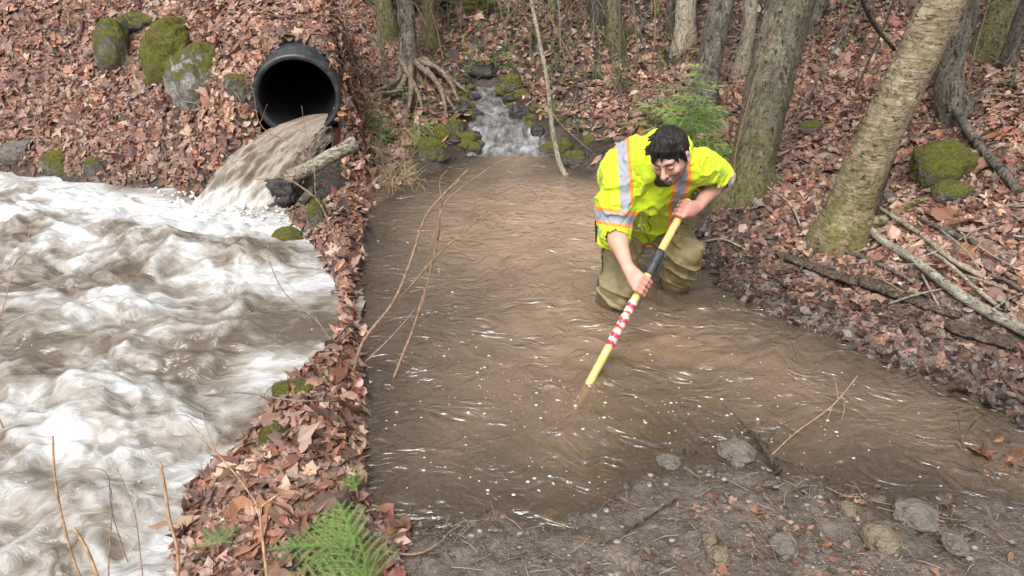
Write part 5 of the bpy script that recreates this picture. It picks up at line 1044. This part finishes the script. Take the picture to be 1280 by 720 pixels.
sl = np.where(np.isin(idp, [nt_, nt_ + 1, na_ - 2]) & ~torso, np.abs(along(SHR, ELR, .80)), .2); sr = np.where(np.isin(idp, [nt_ + 2, nt_ + 3, na_ - 1]) & ~torso, np.abs(along(SHL, ELL_, .98)), .2)
stripe = np.minimum.reduce([st_, hem, sl, sr + .0]); zf = (V - PEL) @ tf
m, nt, out = newmat('hi_vis_fabric'); n = N(nt); co = n.coord(); sd_ = n.attr('stripe', 'Fac'); grime = n.noise(co, 6, 5, .6)
yel = n.mix(n.ramp(grime, [(.40, 0.), (.72, .6)]), (.52, .68, .012), (.33, .42, .04))
wv = n.noise(co, 300, 2)
c = n.mix(n.math('LESS_THAN', sd_, .040), yel, (.95, .26, .04)); c = n.mix(n.math('LESS_THAN', sd_, .0235), c, n.mix(n.ramp(wv, [(.4, 0.), (.6, .3)]), (.30, .32, .37), (.22, .24, .28)))
n.bsdf(out, c, .62, .35, n.bump(n.math('ADD', n.math('MULTIPLY', wv, .3), n.noise(co, 28, 4, .6)), .35, .004), Sheen_Weight=.15); M['hivis'] = m
mb = MB(); mb.add(V, F); jk = mb.build('jacket', m, wk, attrs={'stripe': stripe})
def on_jacket(x, y, zmax=.3):
    t_ = np.linspace(zmax, -.1, 200); P = bodyp(x, y, 0) + tf * t_[:, None]; d = sdf([p for p in J], P, jdisp); k = np.argmax(d < 0); return P[k] + tf * .002
mb = MB(); tube(mb, [on_jacket(.0 + .012 * math.sin(k * 2.), TL - .13 - k * .05) for k in range(9)], .0035, 6, sub=4); mb.build('zip', simple('zip_tape', (.12, .15, .02), (.25, .30, .03), 90, .5), jk)
mb = MB(); a_ = on_jacket(-.045, TL - .14); b_ = on_jacket(-.055, TL - .24) + tf * .02; c_ = on_jacket(-.085, TL - .33) + tf * .012; tube(mb, [a_, b_, c_], .0032, 6, sub=5); tube(mb, [b_ - tu * .012, b_ + tu * .012], .008, 8); tube(mb, [b_, b_ - tu * .06 + ru * .02, on_jacket(-.12, TL - .36) + tf * .01], .003, 6, sub=4)
mb.build('drawstring', simple('pale_cord', (.62, .62, .30), (.8, .8, .5), 50, .6), jk)
# ---- waders
HPR = bodyp(-.10, -.02, -.01); HPL = bodyp(.10, -.02, -.01)
KR = PY(769, 358, 3.57); KL = PY(856, 316, 3.62); FR = np.array([KR[0] - .03, KR[1] + .14, -.42]); FL = np.array([KL[0] + .0, KL[1] + .36, -.42])
W = [cone(HPR, HPL, .105, .105, .04), cone(bodyp(0, -.02, 0), bodyp(0, .10, 0), .125, .12, .05), cone(HPR, KR, .100, .080, .03), cone(KR, KR * .5 + FR * .5, .080, .074, .02), cone(KR * .5 + FR * .5, FR, .074, .068, .03), cone(FR - [0, .0, .0], FR + [-.02, -.16, -.03], .06, .05, .03),
     cone(HPL, KL, .105, .086, .03), cone(KL, KL * .5 + FL * .5, .082, .074, .02), cone(KL * .5 + FL * .5, FL, .074, .068, .03), cone(FL, FL + [.02, -.16, -.03], .06, .05, .03)]
W += [cone(KR + RT * -.072 - UP * .0, KR + RT * .055 - UP * .022 - FW * .055, .020, .026, .014), cone(KR + RT * -.072 - UP * .035, KR + RT * .03 - UP * .085 - FW * .045, .018, .022, .012), cone(KL + RT * .065 - UP * .042, KL - RT * .045 - UP * .05 - FW * .05, .020, .024, .014)]
def wdisp(P):
    w = fbm(np.stack([P[:, 0] * 5, P[:, 1] * 5, P[:, 2] * 11 + P[:, 0] * 5], 1), 3, 1., 8); return -np.clip(1 - np.abs(w) * 5, 0, 1) ** 1.5 * .018 + fbm(P, 2, 8, 9) * .02 + fbm(P, 2, 26, 10) * .004
V, F = skin(W, .005, wdisp)
m, nt, out = newmat('khaki_wader_fabric'); n = N(nt); co = n.coord(); z = n('SeparateXYZ', {0: n('NewGeometry').outputs['Position']}).outputs[2]
g = n.noise(co, 9, 5, .6); c = n.ramp(g, [(.3, (.15, .115, .05)), (.7, (.30, .24, .12))]); wet = n.ramp(n.math('ADD', z, n.math('MULTIPLY', g, .06)), [(.045, 1.), (.09, 0.)])
c = n.mix(n.math('MULTIPLY', wet, .7), c, (.06, .045, .022)); n.bsdf(out, c, n.math('SUBTRACT', .55, n.math('MULTIPLY', wet, .3)), .4, n.bump(n.noise(co, 40, 4), .3, .004)); M['wader'] = m
mb = MB(); mb.add(V, F); wd = mb.build('waders', m, wk)
def surf(prims, p, d, disp=None):
    t_ = np.linspace(0, .3, 240); P = p + d * t_[:, None]; s = sdf(prims, P, disp); k = np.argmax(s > 0); return P[k]
mb = MB(); dl = nrm(-RT + FW * -.25); pts = [surf(W, HPR * (1 - t_) + KR * t_, dl, wdisp) - dl * .002 for t_ in np.linspace(.05, 1, 9)]; tube(mb, pts, .007, 6, sub=3); mb.build('side_seam', simple('black_seam_tape', (.012, .011, .01), (.03, .028, .025), 60, .6), wd)
# pouch on the belt
pc = PY(752, 288, 3.66); bm = bmesh.new(); bmesh.ops.create_cube(bm, size=1); bmesh.ops.scale(bm, vec=(.062, .075, .145), verts=bm.verts); bmesh.ops.bevel(bm, geom=bm.edges[:], offset=.016, segments=4, affect='EDGES')
v = np.array([q.co[:] for q in bm.verts]); mb = MB(); rot = np.stack([RT, nrm(np.cross(UP * .9 + FW * .3, RT)), nrm(UP * .9 + FW * .3)]); bm.faces.ensure_lookup_table(); bmesh.ops.triangulate(bm, faces=bm.faces[:]); tr_ = np.array([[q.index for q in f.verts] for f in bm.faces]); mb.add(v @ rot + pc, None, tr_); bm.free()
tube(mb, [pc + UP * .03 - FW * .03 - RT * .03, pc - FW * .055, pc + UP * .03 - FW * .03 + RT * .03], .006, 6, sub=3)
mb.build('belt_pouch', simple('black_nylon_pouch', (.008, .008, .01), (.03, .03, .035), 70, .7), wk)
# ---- the pole, held in both hands
tl = thing('pole_tool', T0, 'yellow pole with a black grip sleeve and red and white tape, held in both hands', 'pole')
pe = HL + TA * .055; low = T0 - TA * .55
M['pole'] = simple('yellow_pole', (.55, .37, .10), (.72, .53, .20), 30, .45, .5, .3, .002); mb = MB()
tube(mb, [low, T0, HR, pe], [.0175, .0185, .018, .018], 20, sub=6); tube(mb, [pe, pe + TA * .006, pe + TA * .011], [.018, .0165, .009], 20); mb.build('handle', M['pole'], tl)
ga, gb = on_pole(347 - 4), on_pole(313); mb = MB(); tube(mb, [ga, ga + TA * .004, ga * .5 + gb * .5, gb - TA * .03, gb], [.021, .0235, .0235, .0235, .019], 20); mb.build('grip_sleeve', simple('black_rubber_sleeve', (.02, .023, .028), (.06, .065, .075), 40, .45), tl)
m, nt, out = newmat('barrier_tape'); n = N(nt); co = n.coord((1, 1, 1)); sa = n('VectorMath', {0: co, 1: tuple(TA)}, operation='DOT_PRODUCT').outputs['Value']; ph = n.math('ADD', n.math('MULTIPLY', sa, 26.), n.math('MULTIPLY', n.noise(co, 60, 3), 1.1)); fr = n.math('FRACT', ph)
n.bsdf(out, n.mix(n.ramp(fr, [(.42, 0.), (.46, 1.), (.94, 1.), (.98, 0.)]), (.62, .50, .46), (.50, .03, .07)), .35, .5, n.bump(n.noise(co, 90, 3), .5, .002))
for k, (ya, yb) in enumerate(((376, 392), (394, 411), (413, 432))):
    ta, tb = on_pole(yb), on_pole(ya); mb = MB(); tube(mb, [ta, ta + TA * .003, tb - TA * .003, tb], [.019, .0205 + .0006 * k, .0208, .019], 18); mb.build('tape_wrap', m, tl)
print('person', len(V))
# ------------------------------------------------------------------ daylight
w = bpy.data.worlds.new('World'); sc.world = w; w.use_nodes = True; nt = w.node_tree
for q in list(nt.nodes): nt.nodes.remove(q)
sky = nt.nodes.new('ShaderNodeTexSky'); sky.sky_type = 'NISHITA'; sky.sun_disc = False; sky.sun_elevation = R(55); sky.sun_rotation = R(200); sky.air_density = 1.; sky.dust_density = 6.; sky.ozone_density = 1.
hs = nt.nodes.new('ShaderNodeHueSaturation'); hs.inputs['Saturation'].default_value = .12; hs.inputs['Value'].default_value = 1.1
bg = nt.nodes.new('ShaderNodeBackground'); bg.inputs[1].default_value = .15; wo = nt.nodes.new('ShaderNodeOutputWorld')
nt.links.new(sky.outputs[0], hs.inputs['Color']); nt.links.new(hs.outputs[0], bg.inputs[0]); nt.links.new(bg.outputs[0], wo.inputs[0])
sd = bpy.data.lights.new('sun', 'SUN'); sd.energy = 1.3; sd.angle = R(28); sd.color = (1, .985, .965); so = bpy.data.objects.new('sun', sd); COL.objects.link(so)
az = R(200); el = R(55); dirv = Vector((math.sin(az) * math.cos(el), math.cos(az) * math.cos(el), math.sin(el)))
so.rotation_euler = (-dirv).to_track_quat('-Z', 'Y').to_euler()
sc.view_settings.view_transform = 'Standard'; sc.view_settings.look = 'None'; sc.view_settings.exposure = EXPOSURE; sc.view_settings.gamma = 1
sc.cycles.use_denoising = True; sc.cycles.max_bounces = 6; sc.cycles.diffuse_bounces = 3; sc.cycles.transparent_max_bounces = 8
sc.cycles.caustics_reflective = False; sc.cycles.caustics_refractive = False
for o in bpy.data.objects:
    if '_o' in o.keys(): del o['_o']
